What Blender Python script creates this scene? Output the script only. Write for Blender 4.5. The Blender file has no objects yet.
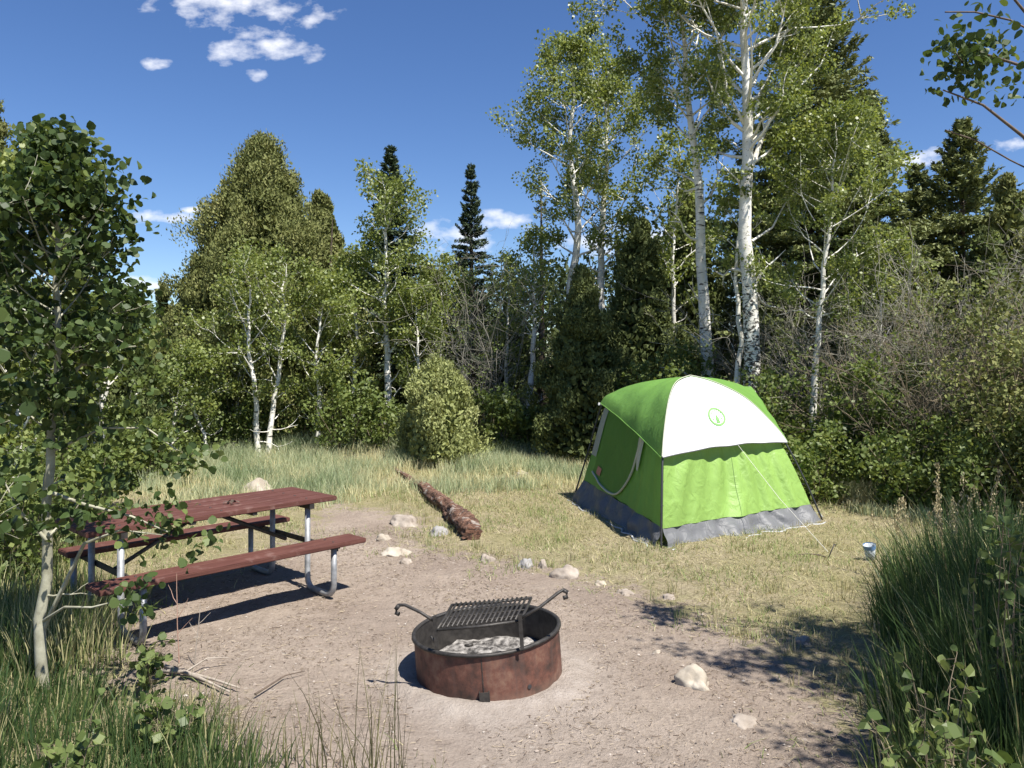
import bpy, bmesh, math, random
import numpy as np
from mathutils import Vector, noise as mn

S = bpy.context.scene
COL = S.collection
rad = math.radians
H, F_, HZ = 1.95, 788.0, 360.0          # eye height, focal length and horizon of the view

# ---------------------------------------------------------------- camera, sky, sun, exposure
cam = bpy.data.objects.new('camera', bpy.data.cameras.new('camera'))
COL.objects.link(cam)
cam.location = (0, 0, H)
cam.rotation_euler = (rad(90), 0, 0)
cam.data.sensor_width = 36
cam.data.lens = 36 * F_ / 1024
cam.data.shift_y = -24 / 1024
cam.data.clip_start = 0.05
cam.data.clip_end = 2000
S.camera = cam
S.render.resolution_x, S.render.resolution_y = 1024, 768
S.view_settings.view_transform = 'Standard'
S.view_settings.look = 'None'
S.view_settings.gamma = 1
S.view_settings.use_curve_mapping = False
S.view_settings.exposure = 0.90
SUN_EL, SUN_AZ = 60.0, 137.0
sun = bpy.data.lights.new('sun', 'SUN')
sun.energy = 4.9
sun.angle = rad(0.53)
sun.color = (1.0, 0.955, 0.88)
so = bpy.data.objects.new('sun', sun)
COL.objects.link(so)
_h = math.cos(rad(SUN_EL))
sdir = Vector((math.sin(rad(SUN_AZ)) * _h, math.cos(rad(SUN_AZ)) * _h, math.sin(rad(SUN_EL))))
so.rotation_euler = sdir.to_track_quat('Z', 'Y').to_euler()
so.location = sdir * 50

W = bpy.data.worlds.new('World')
S.world = W
W.use_nodes = True
nt = W.node_tree
nt.nodes.clear()
N = lambda t, tree=nt: tree.nodes.new(t)
wout = N('ShaderNodeOutputWorld')
bg = N('ShaderNodeBackground')
bg.inputs[1].default_value = 0.077
sky = N('ShaderNodeTexSky')
sky.sky_type = 'NISHITA'
sky.sun_disc = False
sky.sun_elevation = rad(SUN_EL)
sky.sun_rotation = rad(SUN_AZ)
sky.altitude = 2200
sky.air_density = 1.15
sky.dust_density = 0.15
sky.ozone_density = 3.2


def mth(tree, op, a, b=None, clamp=False):
    n = tree.nodes.new('ShaderNodeMath')
    n.operation = op
    n.use_clamp = clamp
    for i, v in enumerate((a, b)):
        if v is None:
            continue
        if isinstance(v, (int, float)):
            n.inputs[i].default_value = v
        else:
            tree.links.new(v, n.inputs[i])
    return n.outputs[0]


tc = N('ShaderNodeTexCoord')
sp = N('ShaderNodeSeparateXYZ')
nt.links.new(tc.outputs['Generated'], sp.inputs[0])
yy = mth(nt, 'MAXIMUM', sp.outputs[1], 0.02)
U = mth(nt, 'DIVIDE', sp.outputs[0], yy)
V = mth(nt, 'DIVIDE', sp.outputs[2], yy)
acc = None
for (cx, cy, rx, ry) in [(252, 4, 84, 34), (172, -6, 72, 17), (232, 55, 48, 15), (286, 51, 46, 13), (257, 72, 13, 9),
                         (158, 64, 18, 8), (130, 217, 64, 8), (195, 210, 16, 4), (150, 285, 40, 10), (455, 238, 62, 20),
                         (500, 222, 40, 12), (592, 243, 44, 14), (640, 235, 50, 14), (925, 160, 50, 14), (1014, 144, 20, 9), (50, 250, 60, 8)]:
    a = mth(nt, 'DIVIDE', mth(nt, 'SUBTRACT', U, (cx - 512) / F_), rx / F_)
    b = mth(nt, 'DIVIDE', mth(nt, 'SUBTRACT', V, (HZ - cy) / F_), ry / F_)
    d = mth(nt, 'SUBTRACT', 1.0, mth(nt, 'ADD', mth(nt, 'MULTIPLY', a, a), mth(nt, 'MULTIPLY', b, b)))
    acc = d if acc is None else mth(nt, 'MAXIMUM', acc, d)
cmb = N('ShaderNodeCombineXYZ')
nt.links.new(U, cmb.inputs[0])
nt.links.new(mth(nt, 'MULTIPLY', V, 1.7), cmb.inputs[1])
cn = N('ShaderNodeTexNoise')
cn.inputs['Scale'].default_value = 21
cn.inputs['Detail'].default_value = 7
cn.inputs['Roughness'].default_value = 0.54
nt.links.new(cmb.outputs[0], cn.inputs['Vector'])
dens = mth(nt, 'ADD', mth(nt, 'MULTIPLY', acc, 0.9), mth(nt, 'MULTIPLY', mth(nt, 'SUBTRACT', cn.outputs[0], 0.555), 5.0))
dens = mth(nt, 'MULTIPLY', dens, 0.72, True)
edge = mth(nt, 'MULTIPLY', mth(nt, 'ADD', acc, 0.55), 1.8, True)
dens = mth(nt, 'MULTIPLY', mth(nt, 'MULTIPLY', dens, edge), mth(nt, 'GREATER_THAN', sp.outputs[1], 0.05))
dens = mth(nt, 'MULTIPLY', dens, 0.95)
hs = N('ShaderNodeHueSaturation')
hs.inputs['Hue'].default_value = 0.509
hs.inputs['Saturation'].default_value = 1.17
hs.inputs['Value'].default_value = 1.0
nt.links.new(sky.outputs[0], hs.inputs['Color'])
mx = N('ShaderNodeMix')
mx.data_type = 'RGBA'
nt.links.new(dens, mx.inputs[0])
nt.links.new(hs.outputs[0], mx.inputs[6])
mx.inputs[7].default_value = (8.2, 8.3, 8.8, 1)
nt.links.new(mx.outputs[2], bg.inputs[0])
nt.links.new(bg.outputs[0], wout.inputs[0])


# ---------------------------------------------------------------- helpers
def at(px, py, d):
    return np.array([(px - 512) / F_ * d, d, H - (py - HZ) / F_ * d])


def gnd(px, py):
    d = H * F_ / (py - HZ)
    return np.array([(px - 512) / F_ * d, d, 0.0])


def gz(x, y):
    x = np.asarray(x, float)
    y = np.asarray(y, float)
    z = 0.010 * np.sin(2.3 * x + 1.1 * y) + 0.008 * np.sin(4.1 * y - 1.7 * x + 2) + 0.004 * np.sin(9 * x + 5 * y)
    far = np.clip((y - 11) / 8, 0, 1)
    return z + far * 0.10 * np.sin(0.8 * x + 0.6 * y) + np.clip((y - 13) / 6, 0, 1) * 0.15


def on(p, dz=0.0):
    return np.array([p[0], p[1], float(gz(p[0], p[1])) + dz])


class MB:
    def __init__(s):
        s.ch = []
        s.n = 0

    def add(s, V, Fc, rnd=None, smooth=True):
        V = np.asarray(V, float).reshape(-1, 3)
        Fc = np.asarray(Fc, np.int64)
        if len(Fc) == 0:
            return
        if rnd is None:
            rnd = np.zeros(len(Fc))
        s.ch.append((V, Fc + s.n, np.broadcast_to(rnd, (len(Fc),)), smooth))
        s.n += len(V)

    def tubes(s, P, R, k=6, rnd=0.0, cap=False):
        P = np.asarray(P, float)
        R = np.asarray(R, float)
        if P.ndim == 2:
            P = P[None]
            R = R[None]
        m, n, _ = P.shape
        T = np.gradient(P, axis=1)
        T /= np.linalg.norm(T, axis=2, keepdims=True) + 1e-9
        ref = np.where(np.abs(T[:, :1, 2:3]) > 0.8, np.array([1., 0, 0]), np.array([0, 0, 1.]))
        ref = np.broadcast_to(ref, T.shape)
        A = np.cross(T, ref)
        A /= np.linalg.norm(A, axis=2, keepdims=True) + 1e-9
        B = np.cross(T, A)
        an = np.arange(k) * 2 * math.pi / k
        V = P[:, :, None, :] + R[:, :, None, None] * (np.cos(an)[None, None, :, None] * A[:, :, None, :] + np.sin(an)[None, None, :, None] * B[:, :, None, :])
        idx = np.arange(m * n * k).reshape(m, n, k)
        a = idx[:, :-1, :]
        b = idx[:, 1:, :]
        Fq = np.stack([a, np.roll(a, -1, 2), np.roll(b, -1, 2), b], -1).reshape(-1, 4)
        r = np.repeat(np.broadcast_to(rnd, (m,)), (n - 1) * k)
        s.add(V, Fq, r)
        if cap:
            base = s.n - m * n * k
            s.ch.append((np.zeros((0, 3)), (idx[:, 0, ::-1] + base), np.zeros(m), False))
            s.ch.append((np.zeros((0, 3)), (idx[:, -1, :] + base), np.zeros(m), False))

    def box(s, c, size, M=None, rnd=0.0):
        sx, sy, sz = [v / 2 for v in size]
        V = np.array([[x, y, z] for x in (-sx, sx) for y in (-sy, sy) for z in (-sz, sz)], float)
        if M is not None:
            V = V @ np.asarray(M).T
        V = V + np.asarray(c)
        s.add(V, [[0, 1, 3, 2], [4, 6, 7, 5], [0, 4, 5, 1], [2, 3, 7, 6], [0, 2, 6, 4], [1, 5, 7, 3]], rnd, False)

    def leaves(s, C, size, rnd, rng, k=4, up=0.3, aspect=1.0, fold=0.0, axis=None):
        """leaf polygons of k corners with random facing"""
        m = len(C)
        if m == 0:
            return
        nrm = rng.normal(size=(m, 3))
        nrm[:, 2] = np.abs(nrm[:, 2]) * 0.7 + up
        nrm /= np.linalg.norm(nrm, axis=1, keepdims=True)
        a = rng.normal(size=(m, 3)) if axis is None else axis + 0.3 * rng.normal(size=(m, 3))
        a -= (a * nrm).sum(1, keepdims=True) * nrm
        a /= np.linalg.norm(a, axis=1, keepdims=True) + 1e-9
        b = np.cross(nrm, a)
        size = np.broadcast_to(size, (m,))
        if k == 4:
            uv = np.array([[-0.5, 0], [-0.05, -0.42], [0.5, 0], [-0.05, 0.42]])
        elif k == 5:
            uv = np.array([[-.42, -.25], [.1, -.45], [.55, 0], [.1, .45], [-.42, .25]])
        else:
            uv = np.array([[-.46, 0], [-.38, -.3], [-.05, -.47], [.3, -.3], [.56, 0], [.3, .3], [-.05, .47], [-.38, .3]])
        uv = uv * np.array([1, aspect])
        V = C[:, None, :] + size[:, None, None] * (uv[None, :, :1] * a[:, None, :] + uv[None, :, 1:] * b[:, None, :])
        if fold:
            V = V + ((size * rng.uniform(-.4, 2.6, m))[:, None] * np.abs(uv[None, :, 1]) * fold)[:, :, None] * nrm[:, None, :] - ((size * rng.uniform(0, .9, m))[:, None] * np.clip(uv[None, :, 0], 0, 1) ** 2 * fold * 4)[:, :, None] * nrm[:, None, :]
        s.add(V, np.arange(m * len(uv)).reshape(m, -1), rnd, False)

    def blades(s, B, h, w, bend, rnd, rng, lv=4):
        """grass blades: base points, height, width, bend vector (m,2)"""
        m = len(B)
        az = rng.uniform(0, math.pi, m)
        side = np.stack([np.cos(az), np.sin(az), 0 * az], 1)
        t = np.linspace(0, 1, lv)
        h = np.broadcast_to(h, (m,))
        w = np.broadcast_to(w, (m,))
        C = np.zeros((m, lv, 3))
        C[:, :, :2] = B[:, None, :2] + bend[:, None, :] * (t ** 2)[None, :, None]
        C[:, :, 2] = B[:, None, 2] + h[:, None] * (t - 0.25 * t ** 2 * np.clip(np.linalg.norm(bend, axis=1) / h, 0, 1.5)[:, None])
        wd = w[:, None] * (1 - t ** 1.6 * 0.92)[None, :] * 0.5
        Vt = np.stack([C - side[:, None] * wd[:, :, None], C + side[:, None] * wd[:, :, None]], 2)
        idx = np.arange(m * lv * 2).reshape(m, lv, 2)
        Fq = np.stack([idx[:, :-1, 0], idx[:, :-1, 1], idx[:, 1:, 1], idx[:, 1:, 0]], -1).reshape(-1, 4)
        s.add(Vt, Fq, np.repeat(np.broadcast_to(rnd, (m,)), lv - 1), True)

    def build(s, name, mat, parent=None, loc=None):
        me = bpy.data.meshes.new(name)
        V = np.concatenate([c[0] for c in s.ch])
        tot = [c[1].shape[0] for c in s.ch]
        k = [c[1].shape[1] for c in s.ch]
        loops = np.concatenate([c[1].ravel() for c in s.ch])
        lt = np.concatenate([np.full(a, b) for a, b in zip(tot, k)])
        ls = np.concatenate([[0], np.cumsum(lt)[:-1]])
        me.vertices.add(len(V))
        me.vertices.foreach_set('co', V.astype(np.float32).ravel())
        me.loops.add(len(loops))
        me.loops.foreach_set('vertex_index', loops.astype(np.int32))
        me.polygons.add(len(lt))
        me.polygons.foreach_set('loop_start', ls.astype(np.int32))
        me.polygons.foreach_set('loop_total', lt.astype(np.int32))
        me.polygons.foreach_set('use_smooth', np.concatenate([np.full(a, c[3]) for a, c in zip(tot, s.ch)]))
        at_ = me.attributes.new('rnd', 'FLOAT', 'FACE')
        at_.data.foreach_set('value', np.concatenate([c[2] for c in s.ch]).astype(np.float32))
        me.materials.append(mat)
        me.update()
        me.validate()
        o = bpy.data.objects.new(name, me)
        COL.objects.link(o)
        if loc is not None:
            o.location = loc
        if parent:
            o.parent = parent
        return o


def tag(o, label=None, cat=None, group=None, kind=None):
    for k_, v in (('label', label), ('category', cat), ('group', group), ('kind', kind)):
        if v:
            o[k_] = v
    return o


def empty(name, loc, label, cat, group=None, rz=0, sc=None):
    o = bpy.data.objects.new(name, None)
    COL.objects.link(o)
    o.location = loc
    o.rotation_euler = (0, 0, rz)
    o.empty_display_size = 0.1
    if sc:
        o.scale = sc
    return tag(o, label, cat, group)


# ---------------------------------------------------------------- materials
def ramp(tree, fac, stops):
    r = tree.nodes.new('ShaderNodeValToRGB')
    while len(r.color_ramp.elements) < len(stops):
        r.color_ramp.elements.new(0.5)
    for e, (p, c) in zip(r.color_ramp.elements, stops):
        e.position = p
        e.color = (*c, 1)
    if fac is not None:
        tree.links.new(fac, r.inputs[0])
    return r.outputs[0]


def newmat(name):
    m = bpy.data.materials.new(name)
    m.use_nodes = True
    t = m.node_tree
    b = t.nodes['Principled BSDF']
    return m, t, b


def coords(t, kind='Object', scale=(1, 1, 1)):
    c = t.nodes.new('ShaderNodeTexCoord')
    mp = t.nodes.new('ShaderNodeMapping')
    mp.inputs['Scale'].default_value = scale
    t.links.new(c.outputs[kind], mp.inputs[0])
    return mp.outputs[0]


def noi(t, vec, scale, detail=4, rough=0.55, dist=0.0):
    n = t.nodes.new('ShaderNodeTexNoise')
    n.inputs['Scale'].default_value = scale
    n.inputs['Detail'].default_value = detail
    n.inputs['Roughness'].default_value = rough
    n.inputs['Distortion'].default_value = dist
    t.links.new(vec, n.inputs['Vector'])
    return n.outputs[0]


def mix(t, f, a, b, mode='MIX'):
    n = t.nodes.new('ShaderNodeMix')
    n.data_type = 'RGBA'
    n.blend_type = mode
    for i, v in ((0, f), (6, a), (7, b)):
        if isinstance(v, (int, float)):
            n.inputs[i].default_value = v
        elif isinstance(v, tuple):
            n.inputs[i].default_value = (*v, 1)
        else:
            t.links.new(v, n.inputs[i])
    return n.outputs[2]


def bump(t, b, h, strength, dist=0.01):
    n = t.nodes.new('ShaderNodeBump')
    n.inputs['Strength'].default_value = strength
    n.inputs['Distance'].default_value = dist
    t.links.new(h, n.inputs['Height'])
    t.links.new(n.outputs[0], b.inputs['Normal'])


def leafmat(name, stops, trans=0.35, rough=0.5, spec=0.3):
    m, t, b = newmat(name)
    a = t.nodes.new('ShaderNodeAttribute')
    a.attribute_name = 'rnd'
    c = ramp(t, a.outputs['Fac'], stops)
    t.links.new(c, b.inputs['Base Color'])
    b.inputs['Roughness'].default_value = rough
    b.inputs['Specular IOR Level'].default_value = spec
    tr = t.nodes.new('ShaderNodeBsdfTranslucent')
    hs_ = t.nodes.new('ShaderNodeHueSaturation')
    hs_.inputs['Hue'].default_value = 0.485
    hs_.inputs['Saturation'].default_value = 1.15
    hs_.inputs['Value'].default_value = 1.5
    t.links.new(c, hs_.inputs['Color'])
    t.links.new(hs_.outputs[0], tr.inputs[0])
    ms = t.nodes.new('ShaderNodeMixShader')
    ms.inputs[0].default_value = trans
    t.links.new(b.outputs[0], ms.inputs[1])
    t.links.new(tr.outputs[0], ms.inputs[2])
    t.links.new(ms.outputs[0], t.nodes['Material Output'].inputs[0])
    return m


M = {}
M['aspen_leaf'] = leafmat('aspen_leaf', [(0, (.085, .115, .026)), (.5, (.18, .225, .058)), (1, (.31, .345, .115))], .36, .42, .45)
M['near_leaf'] = leafmat('near_leaf', [(0, (.030, .052, .016)), (.6, (.058, .092, .026)), (1, (.15, .19, .055))], .28, .5, .28)
M['sprout_leaf'] = leafmat('sprout_leaf', [(0, (.040, .068, .020)), (.6, (.085, .125, .036)), (1, (.17, .21, .07))], .3, .45, .3)
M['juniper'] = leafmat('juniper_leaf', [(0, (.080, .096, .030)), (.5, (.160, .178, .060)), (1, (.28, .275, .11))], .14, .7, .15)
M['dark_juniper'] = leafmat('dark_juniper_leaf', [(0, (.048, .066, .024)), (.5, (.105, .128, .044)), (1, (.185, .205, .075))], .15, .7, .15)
M['spruce'] = leafmat('spruce_leaf', [(0, (.028, .046, .026)), (.5, (.055, .080, .042)), (1, (.095, .125, .06))], .1, .6, .2)
M['olive_spruce'] = leafmat('fir_leaf', [(0, (.070, .090, .034)), (.5, (.14, .165, .06)), (1, (.23, .25, .10))], .12, .6, .2)
M['pine_leaf'] = leafmat('pine_leaf', [(0, (.16, .18, .07)), (.5, (.29, .32, .12)), (1, (.42, .43, .20))], .2, .6, .2)
M['shrub'] = leafmat('shrub_leaf', [(0, (.062, .088, .024)), (.5, (.125, .168, .044)), (1, (.23, .265, .085))], .3, .5, .3)
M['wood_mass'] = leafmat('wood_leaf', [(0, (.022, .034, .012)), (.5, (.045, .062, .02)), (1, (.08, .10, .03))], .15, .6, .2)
M['dry_grass'] = leafmat('dry_grass', [(0, (.25, .24, .11)), (.5, (.43, .385, .21)), (.8, (.56, .50, .33)), (1, (.20, .25, .09))], .25, .6, .2)
M['sage_grass'] = leafmat('sage_grass', [(0, (.20, .26, .13)), (.4, (.34, .39, .24)), (.7, (.47, .48, .29)), (1, (.64, .58, .34))], .3, .6, .2)
M['green_grass'] = leafmat('green_grass', [(0, (.030, .058, .022)), (.55, (.068, .115, .038)), (.9, (.17, .22, .075)), (1, (.45, .42, .22))], .3, .45, .3)
M['weed_stalk'] = leafmat('weed_stalk', [(0, (.07, .065, .03)), (.5, (.12, .12, .05)), (1, (.30, .26, .15))], .2, .6, .2)
M['straw'] = leafmat('straw_stem', [(0, (.30, .25, .13)), (1, (.55, .47, .29))], .15, .6, .2)

m, t, b = newmat('aspen_bark')
v = coords(t, 'Object')
vs = coords(t, 'Object', (5, 5, 26))
n1 = noi(t, vs, 1.1, 4, .6, .4)
n2 = noi(t, v, 3.5, 5, .6)
c0 = ramp(t, n2, [(.3, (.58, .55, .46)), (.55, (.76, .74, .67)), (.8, (.84, .83, .78))])
mk = ramp(t, n1, [(.585, (0, 0, 0)), (.63, (1, 1, 1))])
t.links.new(mix(t, mk, c0, (.045, .04, .035)), b.inputs['Base Color'])
b.inputs['Roughness'].default_value = .75
bump(t, b, n1, .3)
M['aspen_bark'] = m

m, t, b = newmat('rough_aspen_bark')
v = coords(t, 'Object')
vs = coords(t, 'Object', (9, 9, 16))
n1 = noi(t, vs, 1.6, 5, .65, .8)
n2 = noi(t, v, 3.5, 5, .6)
sx = t.nodes.new('ShaderNodeSeparateXYZ')
t.links.new(v, sx.inputs[0])
low = mth(t, 'SUBTRACT', 1.0, mth(t, 'DIVIDE', sx.outputs[2], 4.2), True)
c0 = ramp(t, n2, [(.3, (.58, .55, .47)), (.55, (.76, .74, .67)), (.8, (.84, .83, .78))])
mk = ramp(t, mth(t, 'ADD', n1, mth(t, 'MULTIPLY', low, .27)), [(.60, (0, 0, 0)), (.65, (1, 1, 1))])
t.links.new(mix(t, mk, c0, (.04, .036, .03)), b.inputs['Base Color'])
b.inputs['Roughness'].default_value = .8
bump(t, b, n1, .5, .02)
M['rough_aspen_bark'] = m


def simple(name, stops, scale=6, rough=.8, bs=.3, vscale=(1, 1, 1), metal=0, detail=5, bd=.01):
    m, t, b = newmat(name)
    v = coords(t, 'Object', vscale)
    n_ = noi(t, v, scale, detail, .6)
    t.links.new(ramp(t, n_, stops), b.inputs['Base Color'])
    b.inputs['Roughness'].default_value = rough
    b.inputs['Metallic'].default_value = metal
    if bs:
        bump(t, b, n_, bs, bd)
    M[name] = m
    return m, t, b


simple('young_bark', [(.3, (.20, .19, .13)), (.55, (.36, .35, .26)), (.75, (.50, .48, .38))], 9, .7)
simple('dark_bark', [(.3, (.06, .045, .035)), (.7, (.16, .12, .09))], 12, .9)
simple('grey_twig', [(.3, (.15, .14, .11)), (.7, (.33, .31, .25))], 3, .9, 0)
simple('brown_twig', [(.3, (.11, .085, .055)), (.7, (.24, .195, .13))], 3, .9, 0)
simple('red_stem', [(.3, (.34, .20, .15)), (.7, (.46, .30, .23))], 5, .6, 0)
simple('galvanized', [(.35, (.22, .225, .23)), (.65, (.38, .39, .40))], 14, .5, .1, (1, 1, 1), .35)
simple('dark_steel', [(.3, (.024, .022, .021)), (.7, (.07, .064, .058))], 20, .55, .4, (1, 1, 1), .4)
simple('pole', [(.3, (.03, .03, .032)), (.7, (.05, .05, .055))], 10, .4, 0)
simple('rock', [(.3, (.19, .155, .125)), (.5, (.31, .265, .22)), (.7, (.44, .385, .325))], 5, .9, .7, (1, 1, 1), 0, 9, .03)
simple('pale_rock', [(.32, (.25, .205, .16)), (.5, (.37, .325, .26)), (.68, (.52, .47, .395))], 4, .9, .6, (1, 1, 1), 0, 9, .03)
simple('grey_rock', [(.25, (.16, .15, .145)), (.5, (.27, .26, .25)), (.75, (.38, .37, .35))], 6, .85, .6, (1, 1, 1), 0, 9, .02)
simple('ash', [(.38, (.035, .032, .03)), (.48, (.15, .14, .13)), (.62, (.36, .34, .32))], 18, 1, .9, (1, 1, 1), 0, 9, .03)
simple('pale_stick', [(.3, (.24, .20, .16)), (.7, (.42, .37, .31))], 20, .8, .3)
simple('rope', [(.3, (.55, .53, .46)), (.7, (.75, .73, .66))], 40, .8, 0)

# red-brown painted boards with grain and wear
m, t, b = newmat('red_board')
v = coords(t, 'Object', (1.2, 22, 22))
n1 = noi(t, v, 2.2, 7, .65, .3)
n2 = noi(t, coords(t, 'Object'), 7, 6, .7)
c0 = ramp(t, n1, [(.25, (.055, .020, .016)), (.5, (.100, .038, .029)), (.78, (.165, .076, .060))])
c1 = mix(t, ramp(t, n2, [(.56, (0, 0, 0)), (.72, (.5, .5, .5))]), c0, (.27, .18, .155))
t.links.new(c1, b.inputs['Base Color'])
b.inputs['Roughness'].default_value = .72
b.inputs['Specular IOR Level'].default_value = .3
bump(t, b, n1, .35, .006)
M['red_board'] = m

# rusty ring steel
m, t, b = newmat('rusty_steel')
v = coords(t, 'Object')
n1 = noi(t, v, 5.5, 8, .68)
n2 = noi(t, coords(t, 'Object', (22, 22, 3)), 1.2, 5, .6)
c0 = ramp(t, n1, [(.36, (.035, .022, .017)), (.46, (.080, .038, .028)), (.55, (.140, .058, .040)), (.68, (.22, .125, .085))])
c0 = mix(t, ramp(t, n2, [(.45, (0, 0, 0)), (.72, (.55, .55, .55))]), c0, (.10, .065, .055))
sx = t.nodes.new('ShaderNodeSeparateXYZ')
t.links.new(v, sx.inputs[0])
dust = mth(t, 'ADD', mth(t, 'SUBTRACT', 1.0, mth(t, 'MULTIPLY', sx.outputs[2], 11), True), mth(t, 'MULTIPLY', mth(t, 'SUBTRACT', n1, .5), 1.0), True)
c0 = mix(t, mth(t, 'MULTIPLY', dust, .5), c0, (.19, .145, .11))
t.links.new(c0, b.inputs['Base Color'])
b.inputs['Roughness'].default_value = .7
b.inputs['Metallic'].default_value = .15
bump(t, b, n1, .35, .006)
M['rusty_steel'] = m


def fabric(name, col, trans=.3, wr=.35):
    m, t, b = newmat(name)
    v = coords(t, 'Object', (1.5, 1.5, 1))
    n1 = noi(t, v, 5, 4, .5, .8)
    n2 = noi(t, coords(t, 'Object'), 2.5, 3)
    c = mix(t, ramp(t, n2, [(.3, (0, 0, 0)), (.7, (1, 1, 1))]), tuple(x * .93 for x in col), tuple(min(x * 1.05, .85) for x in col))
    t.links.new(c, b.inputs['Base Color'])
    b.inputs['Roughness'].default_value = .5
    b.inputs['Specular IOR Level'].default_value = .35
    bump(t, b, n1, wr, .04)
    tr = t.nodes.new('ShaderNodeBsdfTranslucent')
    t.links.new(c, tr.inputs[0])
    ms = t.nodes.new('ShaderNodeMixShader')
    ms.inputs[0].default_value = trans
    t.links.new(b.outputs[0], ms.inputs[1])
    t.links.new(tr.outputs[0], ms.inputs[2])
    t.links.new(ms.outputs[0], t.nodes['Material Output'].inputs[0])
    M[name] = m


fabric('lime_fabric', (.31, .50, .125), .3, .7)
fabric('green_fabric', (.21, .42, .09), .36)
fabric('door_fabric', (.15, .33, .06), .4)
fabric('white_fabric', (.82, .82, .82), .15, .2)
fabric('grey_fabric', (.135, .138, .145), .02, .8)
fabric('cream_tape', (.50, .52, .40), .1, .1)
fabric('pale_tape', (.42, .43, .44), .0, .1)
fabric('emblem_green', (.20, .40, .13), 0, .1)
fabric('tag_red', (.42, .17, .13), 0, .1)
fabric('mesh_fabric', (.42, .44, .38), .3, .1)

# rotten log
m, t, b = newmat('rotten_wood')
v = coords(t, 'Object', (7, 7, 7))
n1 = noi(t, coords(t, 'Object', (3, 14, 14)), 1.6, 8, .7, .8)
n2 = noi(t, coords(t, 'Object'), 6, 4, .6)
c0 = ramp(t, n1, [(.36, (.02, .012, .009)), (.46, (.085, .042, .027)), (.56, (.20, .098, .06)), (.7, (.42, .30, .22))])
c0 = mix(t, ramp(t, n2, [(.56, (0, 0, 0)), (.64, (1, 1, 1))]), c0, (.33, .28, .24))
t.links.new(c0, b.inputs['Base Color'])
b.inputs['Roughness'].default_value = .95
bump(t, b, n1, 1.0, .04)
M['rotten_wood'] = m

# ground: dirt and dry thatch
m, t, b = newmat('ground')
v = coords(t, 'Object')
big = noi(t, v, .9, 4, .55)
mid = noi(t, v, 7, 6, .65)
fine = noi(t, v, 46, 6, .75)
vor = t.nodes.new('ShaderNodeTexVoronoi')
vor.inputs['Scale'].default_value = 38
t.links.new(v, vor.inputs['Vector'])
dirt = ramp(t, fine, [(.25, (.125, .098, .076)), (.45, (.262, .212, .170)), (.6, (.345, .285, .232)), (.8, (.50, .425, .355))])
dirt = mix(t, ramp(t, mid, [(.38, (0, 0, 0)), (.66, (.75, .75, .75))]), dirt, (.38, .312, .254))
dirt = mix(t, ramp(t, big, [(.4, (0, 0, 0)), (.62, (.55, .55, .55))]), dirt, (.225, .175, .140))
dirt = mix(t, ramp(t, vor.outputs[1], [(.90, (0, 0, 0)), (.94, (.5, .5, .5))]), dirt, (.44, .385, .33))
str_ = noi(t, coords(t, 'Object', (30, 70, 30)), 1, 5, .7, 1.2)
that = ramp(t, str_, [(.36, (.12, .098, .06)), (.48, (.27, .225, .14)), (.62, (.44, .38, .26))])
that = mix(t, ramp(t, big, [(.42, (0, 0, 0)), (.6, (.7, .7, .7))]), that, (.25, .225, .115))
that = mix(t, ramp(t, mid, [(.45, (0, 0, 0)), (.7, (.6, .6, .6))]), that, (.185, .18, .085))
ga = t.nodes.new('ShaderNodeAttribute')
ga.attribute_name = 'grass'
gm = mth(t, 'ADD', ga.outputs['Fac'], mth(t, 'MULTIPLY', mth(t, 'SUBTRACT', mid, .5), 1.5))
gm = ramp(t, gm, [(.38, (0, 0, 0)), (.62, (1, 1, 1))])
gc = mix(t, gm, dirt, that)
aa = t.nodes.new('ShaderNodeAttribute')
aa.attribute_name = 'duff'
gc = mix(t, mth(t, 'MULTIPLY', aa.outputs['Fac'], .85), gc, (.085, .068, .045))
ab = t.nodes.new('ShaderNodeAttribute')
ab.attribute_name = 'ashy'
am = mth(t, 'MULTIPLY', ab.outputs['Fac'], mth(t, 'MULTIPLY', mid, 1.5, True), True)
gc = mix(t, am, gc, (.50, .46, .425))
t.links.new(gc, b.inputs['Base Color'])
b.inputs['Roughness'].default_value = .97
b.inputs['Specular IOR Level'].default_value = .15
hsum = mth(t, 'ADD', mth(t, 'MULTIPLY', fine, .5), mid)
bump(t, b, hsum, .95, .045)
M['ground'] = m

# ---------------------------------------------------------------- ground sheet
DIRT = [gnd(*p) for p in [(335, 505), (420, 520), (408, 545), (470, 556), (560, 574), (640, 596), (710, 622), (770, 650), (830, 700), (880, 768), (900, 1000),
                          (120, 1000), (200, 768), (215, 715), (110, 665), (40, 640), (60, 600), (130, 590), (225, 572), (300, 545), (318, 520)]]
DX = np.array([p[:2] for p in DIRT])


def grassmask(x, y):
    """signed distance to the trodden dirt patch (positive outside)"""
    P = np.stack([x, y], -1)
    best = np.full(x.shape, 1e9)
    inside = np.zeros(x.shape, bool)
    n = len(DX)
    for i in range(n):
        a, c = DX[i], DX[(i + 1) % n]
        e = c - a
        w = P - a
        tt = np.clip((w @ e) / (e @ e), 0, 1)
        best = np.minimum(best, np.hypot(*(np.moveaxis(w - tt[..., None] * e, -1, 0))))
        cond = ((a[1] > y) != (c[1] > y)) & (x < (c[0] - a[0]) * (y - a[1]) / (c[1] - a[1] + 1e-12) + a[0])
        inside ^= cond
    return np.where(inside, -best, best)


def axis_(a, b_, step, lim):
    core = list(np.arange(a, b_ + 1e-6, step))
    out, s = [], step
    x = core[-1]
    while x < lim:
        s *= 1.35
        x += s
        out.append(x)
    lo, s = [], step
    x = core[0]
    while x > -lim:
        s *= 1.35
        x -= s
        lo.append(x)
    return np.array(lo[::-1] + core + out)


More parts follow.
